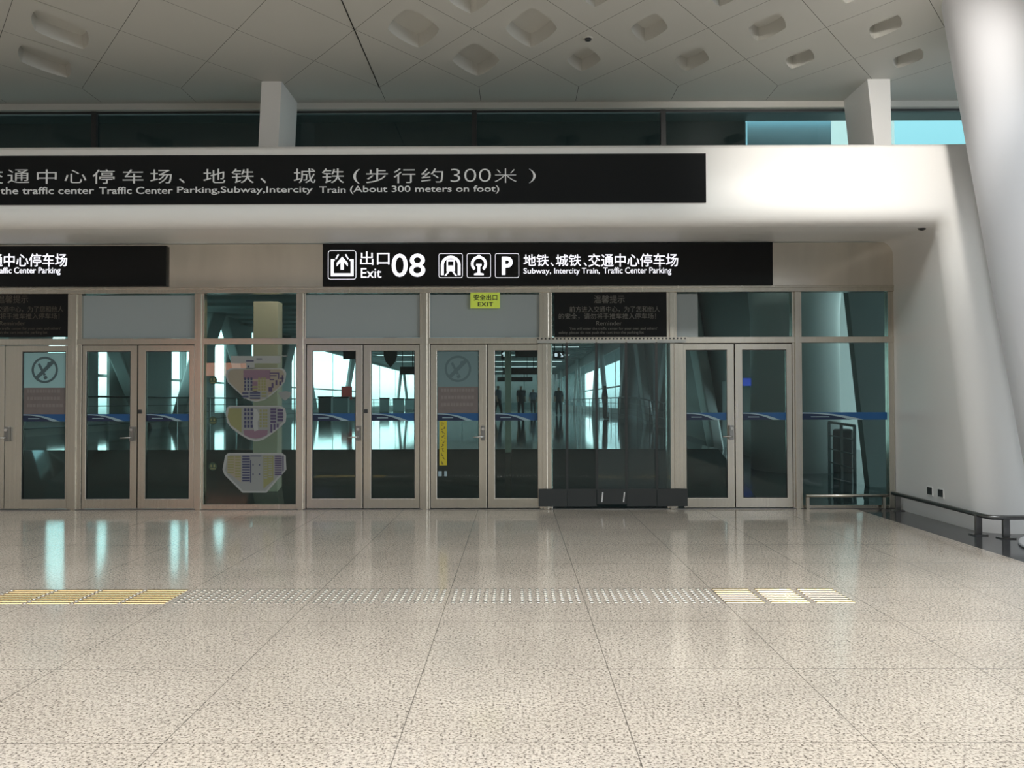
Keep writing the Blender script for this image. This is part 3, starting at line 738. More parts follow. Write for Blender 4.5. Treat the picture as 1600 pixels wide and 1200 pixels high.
for k, a0 in enumerate((685.5, 729.5, 773.5)):
    bm = bmesh.new(); a, z1 = P2(a0, 396); b, z0 = P2(a0 + 37.5, 434); rr_ring(bm, a, b, z0, z1, 0.028, 0.006, YB)
    pic = obj(('subway_pictogram', 'intercity_pictogram', 'parking_pictogram')[k], bm, M['letter_lit'], s)
    bm = bmesh.new(); cx = a0 + 18.8
    if k == 0:
        N = 12; out = [(cx - 15.3, 430)] + [(cx - 15.3 * math.cos(math.pi * i / N), 413.5 - 14 * math.sin(math.pi * i / N)) for i in range(N + 1)] + [(cx + 15.3, 430)]
        inn = [(cx - 10.8, 430)] + [(cx - 10.8 * math.cos(math.pi * i / N), 413.5 - 9.8 * math.sin(math.pi * i / N)) for i in range(N + 1)] + [(cx + 10.8, 430)]
        for i in range(len(out) - 1): prism(bm, q2([out[i], out[i + 1], inn[i + 1], inn[i]]), YB - 0.004, YB)
        ring_prism(bm, q2([(cx - 6.5, 424), (cx + 6.5, 424), (cx + 6.5, 405.5), (cx - 6.5, 405.5)]), q2([(cx - 4.3, 415), (cx + 4.3, 415), (cx + 4.3, 408.5), (cx - 4.3, 408.5)]), YB - 0.004, YB)
        prism(bm, q2([(cx - 5, 424.5), (cx - 2, 424.5), (cx - 7, 431), (cx - 10, 431)]), YB - 0.004, YB); prism(bm, q2([(cx + 5, 424.5), (cx + 2, 424.5), (cx + 7, 431), (cx + 10, 431)]), YB - 0.004, YB)
    elif k == 1:
        N = 16; o = []; i_ = []
        for i in range(N + 1):
            a_ = math.radians(-52 + 284 * i / N); o.append((cx + 12.6 * math.cos(a_), 412.3 - 12.6 * math.sin(a_))); i_.append((cx + 8.4 * math.cos(a_), 412.3 - 8.4 * math.sin(a_)))
        for i in range(N): prism(bm, q2([o[i], o[i + 1], i_[i + 1], i_[i]]), YB - 0.004, YB)
        prism(bm, q2([(cx - 2.5, 400.5), (cx - 1.5, 398), (cx + 1.5, 398), (cx + 2.5, 400.5)]), YB - 0.004, YB)
        prism(bm, q2([(cx - 4.2, 412), (cx + 4.2, 412), (cx + 4.2, 415.5), (cx + 2, 416.5), (cx + 2, 426), (cx + 7.5, 427.5), (cx + 7.5, 430), (cx - 7.5, 430), (cx - 7.5, 427.5), (cx - 2, 426), (cx - 2, 416.5), (cx - 4.2, 415.5)]), YB - 0.004, YB)
    else:
        bm.free(); xx0, z1 = P2(784, 401); xx1, z0 = P2(801, 429.5); text_mesh('P', xx0, xx1, z0, z1, YB, M['letter_lit'], pic, 'parking_letter', 0.035); bm = None
    if bm: obj('train_symbol', bm, M['letter_lit'], pic)
sub_sign(s, 0)
x0, zt_ = P2(-440, 383.5); x1, zb_ = P2(259.5, 447)
s = thing('direction_light_box', 'black illuminated sign box cut by the left edge', 'sign', ((x0 + x1) / 2, YB, zb_), 'black light boxes under the soffit')
obj('housing', bx(x0, x1, YB, YF - 0.04, FZ(447), at(800, 382, YB).z), M['sign_black'], s, bevel=0.006)
sub_sign(s, -954.5)

# green exit plate
x0, z1 = P(735, 457.5, YF - 0.03); x1, z0 = P(781, 481.5, YF - 0.03)
s = thing('exit_plate', 'small yellow green exit plate on the frosted transom', 'sign', ((x0 + x1) / 2, YF, z0))
obj('plate', bx(x0, x1, YF - 0.03, YF - 0.018, z0, z1), M['exit_green'], s)
for b, a0, a1, t, bt, bo in (('安全出口', 740, 777, 460, 469.5, 0.02), ('EXIT', 746.5, 770.5, 472.2, 478.5, 0.02)):
    xx0, zz1 = P(a0, t, YF - .03); xx1, zz0 = P(a1, bt, YF - .03); text_mesh(b, xx0, xx1, zz0, zz1, YF - 0.03, M['black_ink'], s, 'lettering', bo, 0.002, 1.15 if b == 'EXIT' else 1.0)

# reminder boards in the transom openings
def reminder(dx, label, m, dim):
    yb = YF - 0.005
    def q(px, py): return P(px + dx, py, yb)
    x0, z1 = q(866.5, 457); x1, z0 = q(1041.5, 526.5)
    s = thing('reminder_board', label, 'sign', ((x0 + x1) / 2, YF, z0), 'black reminder boards over the doors')
    obj('board', bx(x0, x1, yb, YF + 0.02, z0, FZ(457.5)), M['sign_black'], s)
    for b, a0, a1, t, bt in (('温馨提示', 928, 976, 461.5, 473.5), ('前方进入交通中心，为了您和他人', 890, 1031, 478.5, 487.8), ('的安全，请勿将手推车推入停车场！', 873, 1025, 489.5, 498.8), ('Reminder', 931.5, 972, 501.8, 508.3),
                            ("You will enter the traffic center for your own and others'", 890, 1027, 511.3, 516.3), ('safety, please do not push the cart into the parking lot', 873, 1006, 517.5, 522.8)):
        xx0, zz1 = q(a0, t); xx1, zz0 = q(a1, bt); text_mesh(b, xx0, xx1, zz0, zz1, yb, m, s, 'lettering', 0.0, 0.002)
reminder(0, 'black reminder board with grey text above the strip curtain', M['letter_dim'], 0)
reminder(-932, 'black reminder board with dull brown text cut by the left edge', M['letter_brown'], 1)

# ------------------------------------------------------------------ strip curtain
yc = YF - 0.10
s = thing('strip_curtain', 'clear plastic strip curtain hanging from a perforated rail in the doorway', 'curtain', (FX(955), yc, 0))
bm = bmesh.new(); xa, xb = FX(838.5), FX(1071); zr0, zr1 = FZ(536.5), FZ(528)
box(bm, xa, xb, yc - 0.01, yc + 0.03, zr0, zr1)
obj('hanging_rail', bm, M['steel'], s)
hb = bmesh.new(); nh = 40
for k in range(nh):
    x = xa + 0.02 + (xb - xa - 0.04) * k / (nh - 1); tube(hb, (x, yc - 0.0125, FZ(530.3)), (x, yc - 0.0095, FZ(530.3)), 0.0115, 10)
obj('rail_holes', hb, M['dark'], s)
edges = [863, 885, 931, 977, 1024, 1044]
for a, b in zip([838.5] + edges[1:5], edges[1:5] + [1071]):
    obj('clamp_plate', bx(FX(a) + 0.012, FX(b) - 0.012, yc - 0.016, yc - 0.010, zr0 - 0.005, FZ(532.5)), M['chrome'], s)
hem_x = [840.5, 885, 931, 977, 1024, 1071.5]
for k in range(5):
    off = 0.012 * (k % 2)
    bm = bmesh.new(); xa, xb = FX(edges[k]), FX(edges[k + 1]); n = 8; prev = None
    ov = 0.016
    rowsv = []
    for i in range(n + 1):
        x = xa - ov + (xb - xa + 2 * ov) * i / n; y = yc + off + 0.004 * math.sin(i / n * math.pi)
        rowsv.append([bm.verts.new((x, yy, z)) for yy, z in ((y, FZ(764)), (y, zr0), (y + .002, zr0), (y + .002, FZ(764)))])
    for a, b in zip(rowsv, rowsv[1:]):
        for j in range(4): bm.faces.new((a[j], a[(j + 1) % 4], b[(j + 1) % 4], b[j]))
    st = obj('strip', bm, M['film'] if k < 2 else M['film_dull'], s)
    hem = obj('weighted_hem', bx(FX(hem_x[k]) + 0.003, FX(hem_x[k + 1]) - 0.003, yc - 0.012 + off, yc - 0.004 + off, FZ(790) if k != 2 else FZ(786.5), FZ(763)), M['hem'], st)
for k in range(1, 5):
    x = FX(edges[k]); obj('overlap_edge', bx(x - 0.018, x + 0.018, yc - 0.004, yc - 0.001, FZ(764), zr0), M['hem'], s)
for px in (939, 972.5):
    bm = bmesh.new(); x = FX(px); tube(bm, (x - .006, yc - 0.016, FZ(783)), (x + .008, yc - 0.020, FZ(768)), 0.009, 8)
    tag(obj('pull_tab', bm, M['letter_silver'], s), 'white pull tab')

# ------------------------------------------------------------------ tactile paving
rows_y = [6.398 + (6.834 - 6.398) * k / 7 for k in range(8)]
def stud_bm(x, y):
    bm = bmesh.new(); lathe(bm, x, y, [(0.0165, 0.0), (0.0165, 0.002), (0.0135, 0.0045), (0.008, 0.0062), (0.002, 0.0066)], 12); return bm
stud_me = None
words = ['first', 'second', 'third', 'fourth', 'fifth', 'sixth', 'seventh', 'eighth']
for g in range(8):
    xs = -2.5875 + 0.5175 * g
    t = thing('tactile_stud_panel', '%s panel of shiny round tactile studs counted from the left brass bars' % words[g], 'tactile paving', (xs + 0.26, 6.6, 0), 'panels of tactile studs in the floor')
    for c in range(8):
        for y in rows_y:
            if stud_me is None:
                o = obj('stud', stud_bm(0, 0), M['stud'], None, smooth=True); stud_me = o.data
                o.parent = t
            else:
                o = bpy.data.objects.new('stud', stud_me); link(o, t)
            o.location = (xs + 0.047 + 0.0605 * c - t.location.x, y - t.location.y, 0)
def bar_bm(L):
    bm = bmesh.new(); w = 0.0165; rg = []
    for x, s in ((0, .75), (0.010, 1), (0.013, 1), (0.016, 1), (L - 0.016, 1), (L - 0.013, 1), (L - 0.010, 1), (L, .75)):
        rg.append([bm.verts.new((x, yy * s, zz * (s if zz > .002 else 1))) for yy, zz in ((-w, 0), (-w * .8, .0045), (-w * .35, .0064), (w * .35, .0064), (w * .8, .0045), (w, 0))])
    for a, b in zip(rg, rg[1:]):
        for k in range(5): bm.faces.new((a[k], a[k + 1], b[k + 1], b[k]))
    bm.faces.new(rg[0][::-1]); bm.faces.new(rg[-1])
    for f in bm.faces: f.smooth = True
    return bm
for gi, (xs, L, ml, lab) in enumerate(((-4.005, .325, 'amber', 'panel of brass tactile bars cut by the left edge'), (-3.65, .325, 'amber', 'panel of brass tactile bars, third left of the studs'), (-3.295, .325, 'amber', 'panel of brass tactile bars, second left of the studs'),
                                       (-2.94, .325, 'amber', 'panel of brass tactile bars touching the left end of the studs'),
                                       (1.56, .29, 'brightened', 'panel of gold tactile bars touching the right end of the studs'), (1.897, .29, 'brightened', 'glaring bright panel of tactile bars in the light patch'), (2.233, .29, 'brightened', 'last panel of gold tactile bars at the far right end'))):
    t = thing('tactile_bar_panel', lab, 'tactile paving', (xs + L / 2, 6.6, 0), 'panels of tactile bars in the floor')
    me = None
    for y in rows_y:
        if me is None:
            o = obj('bar', bar_bm(L), M[ml], None); me = o.data; o.parent = t
        else: o = bpy.data.objects.new('bar', me); link(o, t)
        o.location = (xs - t.location.x, y - t.location.y, 0)
        if xs < 0:
            e = bpy.data.objects.new('end_stud', stud_me); link(e, t); e.location = (xs - 0.016 - t.location.x, y - t.location.y, 0); e.scale = (.8, .8, 1)

# ------------------------------------------------------------------ low bumper rails by the white wall
zr = 0.225
s = thing('bumper_rail', 'low steel bumper rail round the foot of the white wall', 'rail', (5.0, 10.4, 0))
xw = FX(1398) - 0.07
x_end = 5.13
bm = bmesh.new()
pts = [(xw - 0.02, YF - 0.10, zr), (x_end + .02, 9.50, zr), (x_end + 0.03, 9.40, zr), (x_end + 0.06, 9.345, zr), (x_end + 0.12, 9.32, zr), (5.55, 9.32, zr), (6.4, 9.32, zr)]
sweep(bm, pts, 0.026, 12); obj('rail', bm, M['steel_dark'], s, smooth=True)
for x, y in ((x_end + 0.02, 9.56), (x_end + 0.19, 9.32), (xw - 0.0, YF - 0.22)):
    p = obj('post', bx(x - 0.035, x + 0.035, y - 0.02, y + 0.02, 0.012, zr), M['steel_dark'], s, bevel=0.004)
    obj('foot_plate', bx(x - 0.08, x + 0.08, y - 0.06, y + 0.06, 0.0, 0.012), M['steel_dark'], p)
s = thing('bumper_rail', 'low steel bumper rail in front of the right end pane', 'rail', (4.7, YF - 0.08, 0))
bm = bmesh.new(); sweep(bm, [(FX(1255), YF - 0.09, 0.19), (FX(1330), YF - 0.09, 0.19), (FX(1383), YF - 0.09, 0.19)], 0.022, 10); obj('rail', bm, M['steel'], s, smooth=True)
for px in (1257, 1375):
    obj('post', bx(FX(px) - 0.02, FX(px) + 0.02, YF - 0.11, YF - 0.07, 0, 0.17), M['steel'], s)

# sockets, camera, ceiling detector
bpy.context.view_layer.update()
for k, (px, py) in enumerate(((1453.5, 767), (1470.5, 770.5))):
    d = (at(px, py, 20) - CAM).normalized()
    hit, p, nrm, idx = PORTAL.ray_cast(CAM, d)
    x, Y = p.x, p.y
    s = thing('wall_socket', ['small dark wall socket nearer the doors, low on the white wall', 'small dark wall socket further from the doors, low on the white wall'][k], 'socket', (x, Y, p.z), 'pair of wall sockets')
    obj('surround', bx(x - 0.008, x + 0.03, Y - 0.075, Y + 0.075, p.z - 0.06, p.z + 0.06), M['white'], s, bevel=0.002)
    obj('face', bx(x - 0.012, x - 0.007, Y - 0.058, Y + 0.058, p.z - 0.045, p.z + 0.045), M['dark'], s)
p = at(1441, 352, 10.0)
s = thing('dome_camera', 'small dome security camera under the soffit at the right corner', 'camera', (p.x, 10.0, p.z))
bm = bmesh.new(); lathe(bm, p.x, 10.0, [(0.075, p.z + 0.12), (0.075, p.z + 0.01), (0.07, p.z)], 24); obj('housing', bm, M['white'], s, smooth=True)
bm = bmesh.new(); lathe(bm, p.x, 10.0, [(0.062, p.z), (0.058, p.z - 0.025), (0.04, p.z - 0.05), (0.012, p.z - 0.062)], 24); obj('dome', bm, M['dark'], s, smooth=True)
k = 4.16 / ((627 - 55) / F_PX); xd = (911 - 795) / F_PX * k
s = thing('ceiling_detector', 'small black round detector on the ceiling', 'detector', (xd, k, ZC))
bm = bmesh.new(); lathe(bm, xd, k, [(0.055, ZC), (0.055, ZC - 0.008), (0.05, ZC - 0.012)], 20); obj('bezel', bm, M['ceil'], s)
bm = bmesh.new(); lathe(bm, xd, k, [(0.040, ZC - 0.012), (0.036, ZC - 0.03), (0.015, ZC - 0.036)], 20); obj('lens', bm, M['dark'], s, smooth=True)

# ------------------------------------------------------------------ corridor beyond the doors
ZCF = 0.65
bm = bmesh.new(); prof = [(12.0, 0.0), (12.6, 0.0), (15.2, ZCF), (111, ZCF), (111, -0.2), (12.0, -0.2)]
for xa, xb, pf in ((-13, 3.6, prof), (3.6, 9, [(12.0, 0.0), (13.0, 0.0), (34.0, ZCF)] + prof[3:])):
    A = [bm.verts.new((xa, y, z)) for y, z in pf]; B = [bm.verts.new((xb, y, z)) for y, z in pf]; n = len(pf)
    bm.faces.new(A); bm.faces.new(B[::-1])
    for k in range(n): bm.faces.new((A[k], A[(k + 1) % n], B[(k + 1) % n], B[k]))
tag(obj('floor_corridor', bm, M['cor_floor']), 'dark glossy floor of the corridor beyond the doors', 'floor', kind='structure')
bm = bmesh.new(); box(bm, -13, 9, 12.1, 110.5, 5.0, 5.12)
for k in range(51):
    y = 13 + k * 1.9; box(bm, -12, 5, y, y + 0.9, 4.9, 5.0)
tag(obj('ceiling_corridor', bm, M['cor_ceil']), 'slatted grey ceiling of the corridor', 'ceiling', kind='structure')
tag(obj('wall_corridor_end', bx(-13, 9, 110, 110.3, 0, 1.3), M['cor_grey']), 'far end wall of the corridor', 'wall', kind='structure')
w = window('glazed far end of the corridor'); w.location = (-3, 110, 1.3)
obj('glass_pane', bx(-13, 9, 110.1, 110.15, 1.3, 5), M['end_glass'], w)
for k in range(10): obj('mullion', bx(-12.9 + 2.0 * k, -12.8 + 2.0 * k, 110, 110.3, 1.3, 5), M['cor_white'], w)
for k, y in enumerate((44, 52, 61, 71, 82, 94)):
    t = thing('ceiling_light', 'linear lamp across the corridor ceiling, %s from the doors' % ['first', 'second', 'third', 'fourth', 'fifth', 'sixth'][k], 'lamp', (-1, y, 4.8), 'linear lamps on the corridor ceiling')
    obj('housing', bx(-10, 4, y, y + 0.4, 4.82, 5.0), M['cor_white'], t); obj('diffuser', bx(-9.9, 3.9, y + .04, y + 0.36, 4.80, 4.819), M['lamp'], t)
def zfl(y, x=0): return (0 if y < 12.6 else min(ZCF, (y - 12.6) / 2.6 * ZCF)) if x < 3.6 else (0 if y < 13 else min(ZCF, (y - 13) / 21 * ZCF))
XL, XRW = -12.0, 5.3
for side, x in (('left', XL - 0.25), ('right', XRW + 0.25)):
    y0 = 12.1 if side == 'left' else 44
    bm = bmesh.new(); yk = [y0] + ([15.2] if y0 < 15.2 else []) + [110]
    for ya, yb in zip(yk, yk[1:]):
        v = [bm.verts.new((xx, yy, zz)) for xx in (x - .12, x + .12) for yy, zz in ((ya, -.2), (yb, -.2), (yb, zfl(yb) + .42), (ya, zfl(ya) + .42))]
        for f in ((0, 1, 2, 3), (7, 6, 5, 4), (0, 4, 5, 1), (1, 5, 6, 2), (2, 6, 7, 3), (3, 7, 4, 0)): bm.faces.new([v[q] for q in f])
    zw = 4.75 if side == 'left' else 4.3
    box(bm, x - 0.12, x + 0.12, y0, 110, zw, 5.0)
    tag(obj('wall_corridor_' + side, bm, M['cor_white']), 'low wall and lintel of the %s corridor windows' % side, 'wall', kind='structure')
    w = window('run of bright windows along the %s of the corridor' % side); w.location = (x, y0, ZCF)
    obj('glass_pane', bx(x - 0.01, x + 0.0, y0, 110, 0.1, zw), M['clear_glass'], w)
    y = y0
    while y < 109:
        q = 0.05 if y < 45 else 0.02
        obj('mullion', bx(x - q, x + q, y - q, y + q, zfl(y) + 0.1, zw + 0.02), M['cor_white'], w)
        y += 3.2 if y < 45 else 10
    obj('glazing_bar', bx(x - 0.03, x + 0.03, y0, 70, 2.25, 2.33), M['cor_white'], w)
# solid panels that close most of the near right side
bm = bmesh.new()
box(bm, XRW + 0.1, XRW + 0.2, 21.7, 22.3, 2.0, 5)
for a, b in ((18.3, 21.7), (22.3, 33.0), (33.35, 37.5), (37.8, 44)): box(bm, XRW + 0.1, XRW + 0.2, a, b, 0, 5)
tag(obj('wall_corridor_panels', bm, M['cor_grey']), 'grey wall panels along the near right of the corridor', 'wall', kind='structure')
bm = bmesh.new()
for a, b in ((12.1, 20.4), (21.0, 21.95), (22.95, 23.15), (24.0, 24.6), (25.3, 26.9), (27.35, 29.9), (31.1, 31.25), (33.0, 34.2), (35.5, 39), (40.4, 46)): box(bm, XL - 0.12, XL - 0.04, a, b, 0, 5)
tag(obj('wall_corridor_panels_left', bm, M['cor_white']), 'grey wall panels between the narrow windows along the near left of the corridor', 'wall', kind='structure')
def slanted(x, ya, za, yb, zb, wa, wb, d, label):
    bm = bmesh.new()
    v = []
    for y, z, w in ((ya, za, wa), (yb, zb, wb)):
        v.append([bm.verts.new(q) for q in ((x - d, y - w, z), (x + d, y - w, z), (x + d, y + w, z), (x - d, y + w, z))])
    for k in range(4): bm.faces.new((v[0][k], v[0][(k + 1) % 4], v[1][(k + 1) % 4], v[1][k]))
    bm.faces.new(v[0][::-1]); bm.faces.new(v[1])
    tag(obj('slanted_column', bm, M['cor_white'], bevel=0.05), label, 'column', kind='structure')
NTH = ['first', 'second', 'third', 'fourth', 'fifth', 'sixth', 'seventh', 'eighth']
def vee(x, ys, side, w0, w1):
    for k, (y, d) in enumerate(ys):
        l = 'slanted white column along the %s of the corridor, %s leg of the %s pair from the doors' % (side, '%s', NTH[k])
        slanted(x, y, zfl(y, x) - .05, y + 3.6, 5.0, w0, w1, d, l % 'near'); slanted(x, y + 8.8, zfl(y + 8.8, x) - .05, y + 5.0, 5.0, w0, w1, d, l % 'far')
vee(XL + 0.35, ((18.5, .22), (29.5, .22), (41, .15), (58, .10), (84, .08)), 'left', 0.4, 0.7)
vee(XRW - 0.15, ((22, .15), (33, .15), (48, .10), (66, .08), (92, .06)), 'right', 0.35, 0.6)
# fat round column, added panel in place of the mirrored side wall, and window slot close behind the right end
bm = bmesh.new(); lathe(bm, 5.62, 17.2, [(0.86, 0.08), (0.86, 3.2), (1.0, 5.0)], 48)
tag(obj('column', bm, M['cor_white'], smooth=True), 'fat pale round column behind the doors at the right end', 'column', kind='structure')
bm = bmesh.new(); prism(bm, [(5.95, 0), (8.6, 0), (8.6, 5), (5.45, 5)], 14.4, 14.6)
tag(obj('wall_corridor_near', bm, M['cor_grey']), 'plain grey panel in place of the side wall mirrored in the right end pane', 'wall', kind='structure')

def railing(x, y0, y1, step, label):
    r = thing('railing', label, 'railing', (x, y0, zfl(y0, x)), 'steel railings along the corridor')
    for h in (0.25, 0.5, 0.75, 1.0):
        bm = bmesh.new()
        P_ = [(x, yy, zfl(yy, x) + h) for yy in ([y0] + [q for q in ((15.2,) if x < 3.6 else (34.0,)) if y0 < q < y1] + [y1])]
        sweep(bm, P_, 0.026 if h > .9 else 0.012, 8); obj('handrail' if h > .9 else 'rail', bm, M['steel_dark'], r)
    y = y0
    while y <= y1 + .01:
        obj('post', bx(x - 0.02, x + 0.02, y - 0.025, y + 0.025, zfl(y, x), zfl(y, x) + 1.0), M['steel_dark'], r); y += step
railing(XL + 0.9, 16, 109, 3.0, 'long steel railing along the left corridor windows')
railing(XRW - 0.6, 24, 108, 3.0, 'long steel railing along the right corridor windows')
railing(5.9, 14.9, 16.1, 0.6, 'short steel railing close behind the right end pane')

tag(obj('wall_outside', bx(6.6, 9.6, 21.5, 21.7, 0, 9), M['cor_white']), 'pale wall outside, seen in the slot at the right end pane', 'wall', kind='structure')
x0, x1 = at(1297, 700, 16.5).x, at(1334, 700, 16.5).x
s = thing('floor_cabinet', 'dark floor cabinet behind the short railing at the right end', 'cabinet', ((x0 + x1) / 2, 16.5, zfl(16.5, 6)))
obj('body', bx(x0, x1, 16.5, 17.0, zfl(16.5, 6) - .02, 0.95), M['dark'], s, bevel=0.04)

# free-standing bits in the corridor
x0, x1 = at(395, 640, 13.1).x, at(434, 640, 13.1).x
tag(obj('pylon', bx(x0, x1, 13.1, 13.35, zfl(13.1), at(415, 471, 13.1).z), M['beige'], bevel=0.01), 'plain beige pylon standing behind the parking map pane', 'pylon')
x0, x1 = at(789, 640, 15).x, at(799, 640, 15).x
tag(obj('steel_post', bx(x0, x1, 15, 15.13, zfl(15) - .0, 4.95), M['steel'], bevel=0.006), 'square steel post behind the door under the exit plate', 'post')
def hang_sign(px0, px1, py0, py1, Y, label):
    x0, z1 = P(px0, py0, Y); x1, z0 = P(px1, py1, Y)
    s = thing('hanging_sign', label, 'sign', ((x0 + x1) / 2, Y, z0), 'hanging signs in the corridor')
    obj('board', bx(x0, x1, Y, Y + 0.15, z0, z1), M['sign_black'], s)
    for x in (x0 + (x1 - x0) * .15, x1 - (x1 - x0) * .15):
        if z1 < 4.9: obj('hanger', bx(x - 0.015, x + 0.015, Y + .05, Y + .09, z1, 5.0), M['dark'], s)
    return s, x0, x1, z0, z1
s, x0, x1, z0, z1 = hang_sign(783, 792, 548, 562, 26, 'small black hanging sign with a white arrow beside the steel post')
c = (x0 + x1) / 2; w = (x1 - x0)
bm = bmesh.new(); prism(bm, [(c - .02, z0 + .1), (c + .02, z0 + .1), (c + .02, z1 - .1), (c + .05, z1 - .13), (c + .05, z1 - .08), (c, z1 - .03), (c - .05, z1 - .08), (c - .05, z1 - .13), (c - .02, z1 - .1)], 25.99, 26); obj('arrow', bm, M['letter_lit'], s)
s, x0, x1, z0, z1 = hang_sign(864, 882, 549, 560, 26, 'small black hanging sign with white symbols seen through the strip curtain')
bm = bmesh.new(); prism(bm, [(x1 - .13, z1 - .05), (x1 - .10, z1 - .05), (x1 - .06, z0 + .09), (x1 - .04, z0 + .09), (x1 - .04, z0 + .04), (x1 - .12, z0 + .04), (x1 - .12, z0 + .06), (x1 - .09, z0 + .07)], 25.99, 26)
prism(bm, rrect(x0 + .05, x0 + .14, z0 + .05, z1 - .05, .03), 25.99, 26); obj('arrow', bm, M['letter_lit'], s)
hang_sign(536, 556, 547.5, 561, 28, 'black hanging sign seen at the top of the left leaf right of the map')
hang_sign(625, 648, 573, 585, 34, 'black hanging sign seen low in the right leaf right of the map')
hang_sign(805, 842, 548, 558, 30, 'wide black hanging sign at the top of the right leaf under the exit plate')
hang_sign(786, 842, 575, 585, 44, 'middle black hanging sign in the right leaf under the exit plate')
hang_sign(777, 832, 589, 596, 62, 'lowest black hanging sign in the right leaf under the exit plate')
# pointed pendant banner
x0, z1 = P(599, 545, 30); x1, z0 = P(621, 574, 30); c = (x0 + x1) / 2
bm = bmesh.new(); prism(bm, [(x0, 4.95), (x0 + .01, z0 + .42), (x0 + .08, z0 + .2), (c, z0), (x1 - .08, z0 + .2), (x1 - .01, z0 + .42), (x1, 4.95)], 30, 30.06)
s = tag(obj('hanging_banner', bm, M['dark']), 'dark pointed banner hanging in the corridor, seen right of the parking map', 'banner')
for k, px in enumerate((497, 521, 536, 590, 612, 632)):
    X = XL + 1.7; Y = X * F_PX / (px - 795); w = 0.35 + 0.12 * (k % 3)
    s = thing('waste_bin', 'grey box shaped bin by the left railing, %s from the left' % NTH[k], 'bin', (X, Y, ZCF), 'grey bins along the left railing')
    obj('body', bx(X - w, X + w, Y, Y + 0.5, ZCF, ZCF + 1.05), M['cor_grey'], s, bevel=0.03)
    obj('lid', bx(X - w - .03, X + w + .03, Y - .03, Y + 0.53, ZCF + 1.05, ZCF + 1.15), M['dark'], s, bevel=0.02)
X = XL + 1.6; Y = X * F_PX / (532 - 795)
s = thing('red_notice_board', 'small red notice board standing by the left corridor windows', 'sign', (X, Y, ZCF))
obj('board', bx(X - .35, X + .3, Y, Y + .08, ZCF + 1.0, ZCF + 1.8), M['red'], s); obj('pole', bx(X - .04, X + .04, Y, Y + .08, ZCF, ZCF + 1.0), M['dark'], s)

# people: one skinned body each
def person(px, Y, label, shirt, stride=0.18, turn=0.0, h=1.72, arm=0.0):
    base = at(px, 640, Y); zf = zfl(Y); k = h / 1.72
    root = thing('person', label, 'person', (base.x, Y, zf))
    me = bpy.data.meshes.new('body'); bm = bmesh.new()
    V = [(0, 0, .95, .185), (0, 0, 1.15, .175), (0, 0, 1.35, .205), (0, 0, 1.46, .10), (0, .0, 1.53, .055), (0, -.01, 1.60, .10), (0, -.005, 1.69, .09)]
    E = [(i, i + 1) for i in range(6)]
    def chain(start, L):
        p = start
        for q in L: V.append(q); E.append((p, len(V) - 1)); p = len(V) - 1
    for s in (-1, 1):
        st = stride * s
        chain(0, [(s * .095, 0, .86, .125), (s * .10, -st * .5, .50, .088), (s * .10, -st + (0.12 if st < 0 else 0) * 0, .09, .058), (s * .11, -st - .14, .045, .045)])
        chain(2, [(s * .20, 0, 1.41, .085), (s * (.25 + arm * .4), st * .3, 1.13, .062), (s * (.27 + arm * .6), st * .6 - .04, .90, .048), (s * (.27 + arm * .6), st * .7 - .06, .80, .045)])
    c, sn = math.cos(turn), math.sin(turn)
    ly = bm.verts.layers.skin.verify()
    vs = [bm.verts.new(((x * c - y * sn) * k, (x * sn + y * c) * k, z * k)) for x, y, z, r in V]
    for a, b in E: bm.edges.new((vs[a], vs[b]))
    for v, q in zip(vs, V): v[ly].radius = (q[3] * k, q[3] * k * (0.72 if q[2] > .85 and abs(q[0]) < .05 and q[2] < 1.5 else 1)); v[ly].use_root = False
    vs[0][ly].use_root = True
    bm.to_mesh(me); bm.free()
    t = bpy.data.objects.new('body', me); C.objects.link(t)
    t.modifiers.new('skin', 'SKIN'); sd = t.modifiers.new('sub', 'SUBSURF'); sd.levels = 1
    dg = bpy.context.evaluated_depsgraph_get(); m2 = bpy.data.meshes.new_from_object(t.evaluated_get(dg), depsgraph=dg)
    bpy.data.objects.remove(t)
    m2.materials.clear()
    for mm in (M['cloth_dark'], shirt, M['skin'], M['hair']): m2.materials.append(mm)
    for p in m2.polygons:
        z = p.center.z / k; ax = abs(p.center.x * c + p.center.y * sn) / k
        p.material_index = 0 if z < .95 and ax < .2 else (2 if (z > 1.5 or (ax > .23 and z < 1.15)) else 1)
        if z > 1.645 or (z > 1.57 and p.center.y * c > .03 * k): p.material_index = 3
        p.use_smooth = True
    b = bpy.data.objects.new('body', m2); link(b, root)
    return root
person(873, 52, 'person in dark clothes walking away, seen through the left strip of the curtain', M['cloth_dark'], 0.16, 0.2)
person(814, 47, 'person in dark clothes standing in the corridor right of the steel post', M['cloth_dark'], 0.1, 0.5)
pr_ = person(778, 46, 'person in dark clothes walking just left of the steel post in the corridor', M['cloth_blue'], 0.22, 0.9)
person(833, 60, 'small distant person in blue grey at the right of the exit plate door', M['cloth_blue'], 0.1, 0.1)
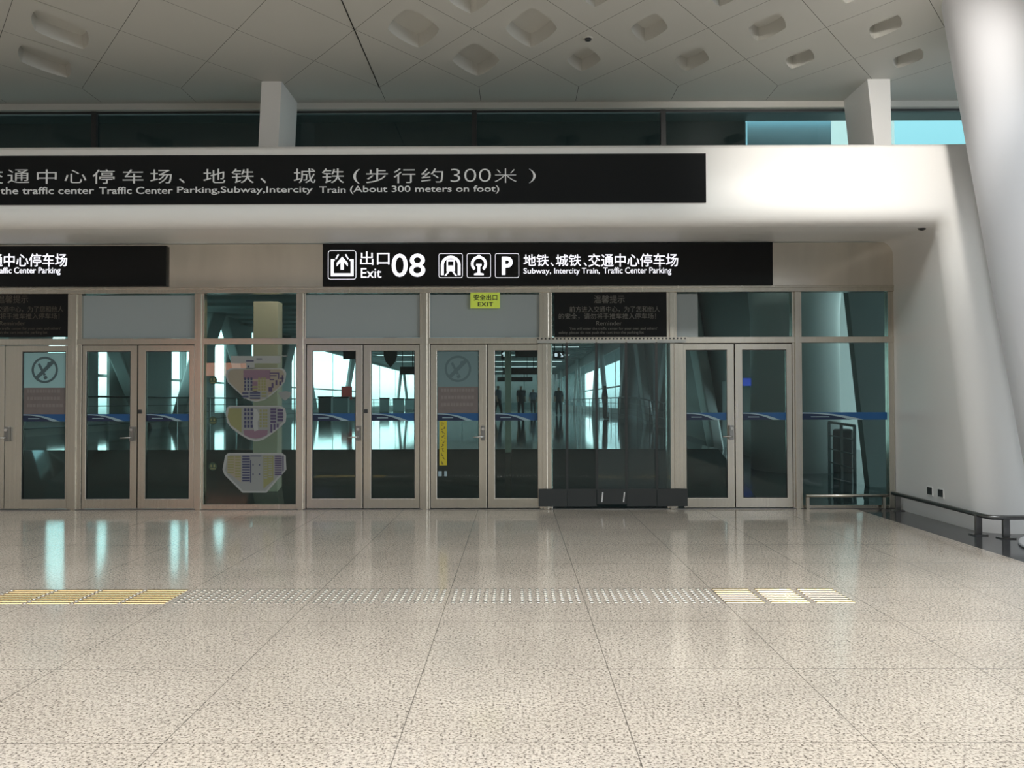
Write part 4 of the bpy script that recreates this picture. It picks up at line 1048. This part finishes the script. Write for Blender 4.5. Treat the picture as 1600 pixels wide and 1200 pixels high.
person(945, 40, 'blurred person by the right corridor railing seen through the middle strip', M['cloth_dark'], 0.05, 1.4, 1.6)
b = at(868.0, 0, 52)
# ------------------------------------------------------------------ what lies outside
tag(obj('roof_canopy', bx(-20, 16, 12.6, 18.0, 7.42, 7.7), M['canopy']), 'grey canopy underside behind the high windows', 'roof', kind='structure')
tag(obj('wall_canopy', bx(-20, at(1165, 200, 18).x, 18.0, 18.3, 5.2, 7.6), M['canopy_dark']), 'dark outer wall behind the high windows', 'wall', kind='structure')
tag(obj('wall_panel_outside', bx(at(1160, 200, 19).x, at(1288, 200, 19).x, 18.6, 19, 5.2, at(1200, 188.5, 18.6).z), M['out_panel']), 'pale bluish panel outside behind the high window left of the right pillar', 'wall', kind='structure')
tag(obj('wall_outside_dark', bx(at(1285, 200, 22).x, at(1350, 200, 22).x, 21.9, 22.1, 5.2, 9.5), M['canopy']), 'darker outer wall just left of the right pillar', 'wall', kind='structure')
# lit advertising screens on the hall side, seen as reflections in the glass and steel
def screen(px, py, w, h, col, estr, label, Y=-8.88):
    d = R3 @ Vector(((px - 800) / F_PX, -(py - 600) / F_PX, -1)); p = CAM + d * ((YF + (YF - Y)) / d.y)
    s = thing('advertising_screen', label, 'screen', (p.x, Y, p.z), 'lit screens on the hall wall')
    m = mat('lit screen ' + str(n_trim) + str(px), (0.1, 0.1, 0.1), 0.3, emit=col, estr=estr)
    obj('display', bx(p.x - w / 2, p.x + w / 2, Y - 0.02, Y, p.z - h / 2, p.z + h / 2), m, s)
    obj('bezel', bx(p.x - w / 2 - .06, p.x + w / 2 + .06, Y - 0.10, Y - 0.021, p.z - h / 2 - .06, p.z + h / 2 + .06), M['dark'], s)
screen(352, 577, 1.7, 0.5, (1.0, 0.42, 0.28), 6.0, 'lit orange advertising screen on the wall behind the viewer')
screen(505, 572, 0.9, 0.35, (0.45, 0.45, 1.0), 5.0, 'lit violet sign on the wall behind the viewer')
screen(1167, 597, 0.35, 0.3, (0.05, 0.1, 1.0), 5.0, 'small lit blue screen on the wall behind the viewer')
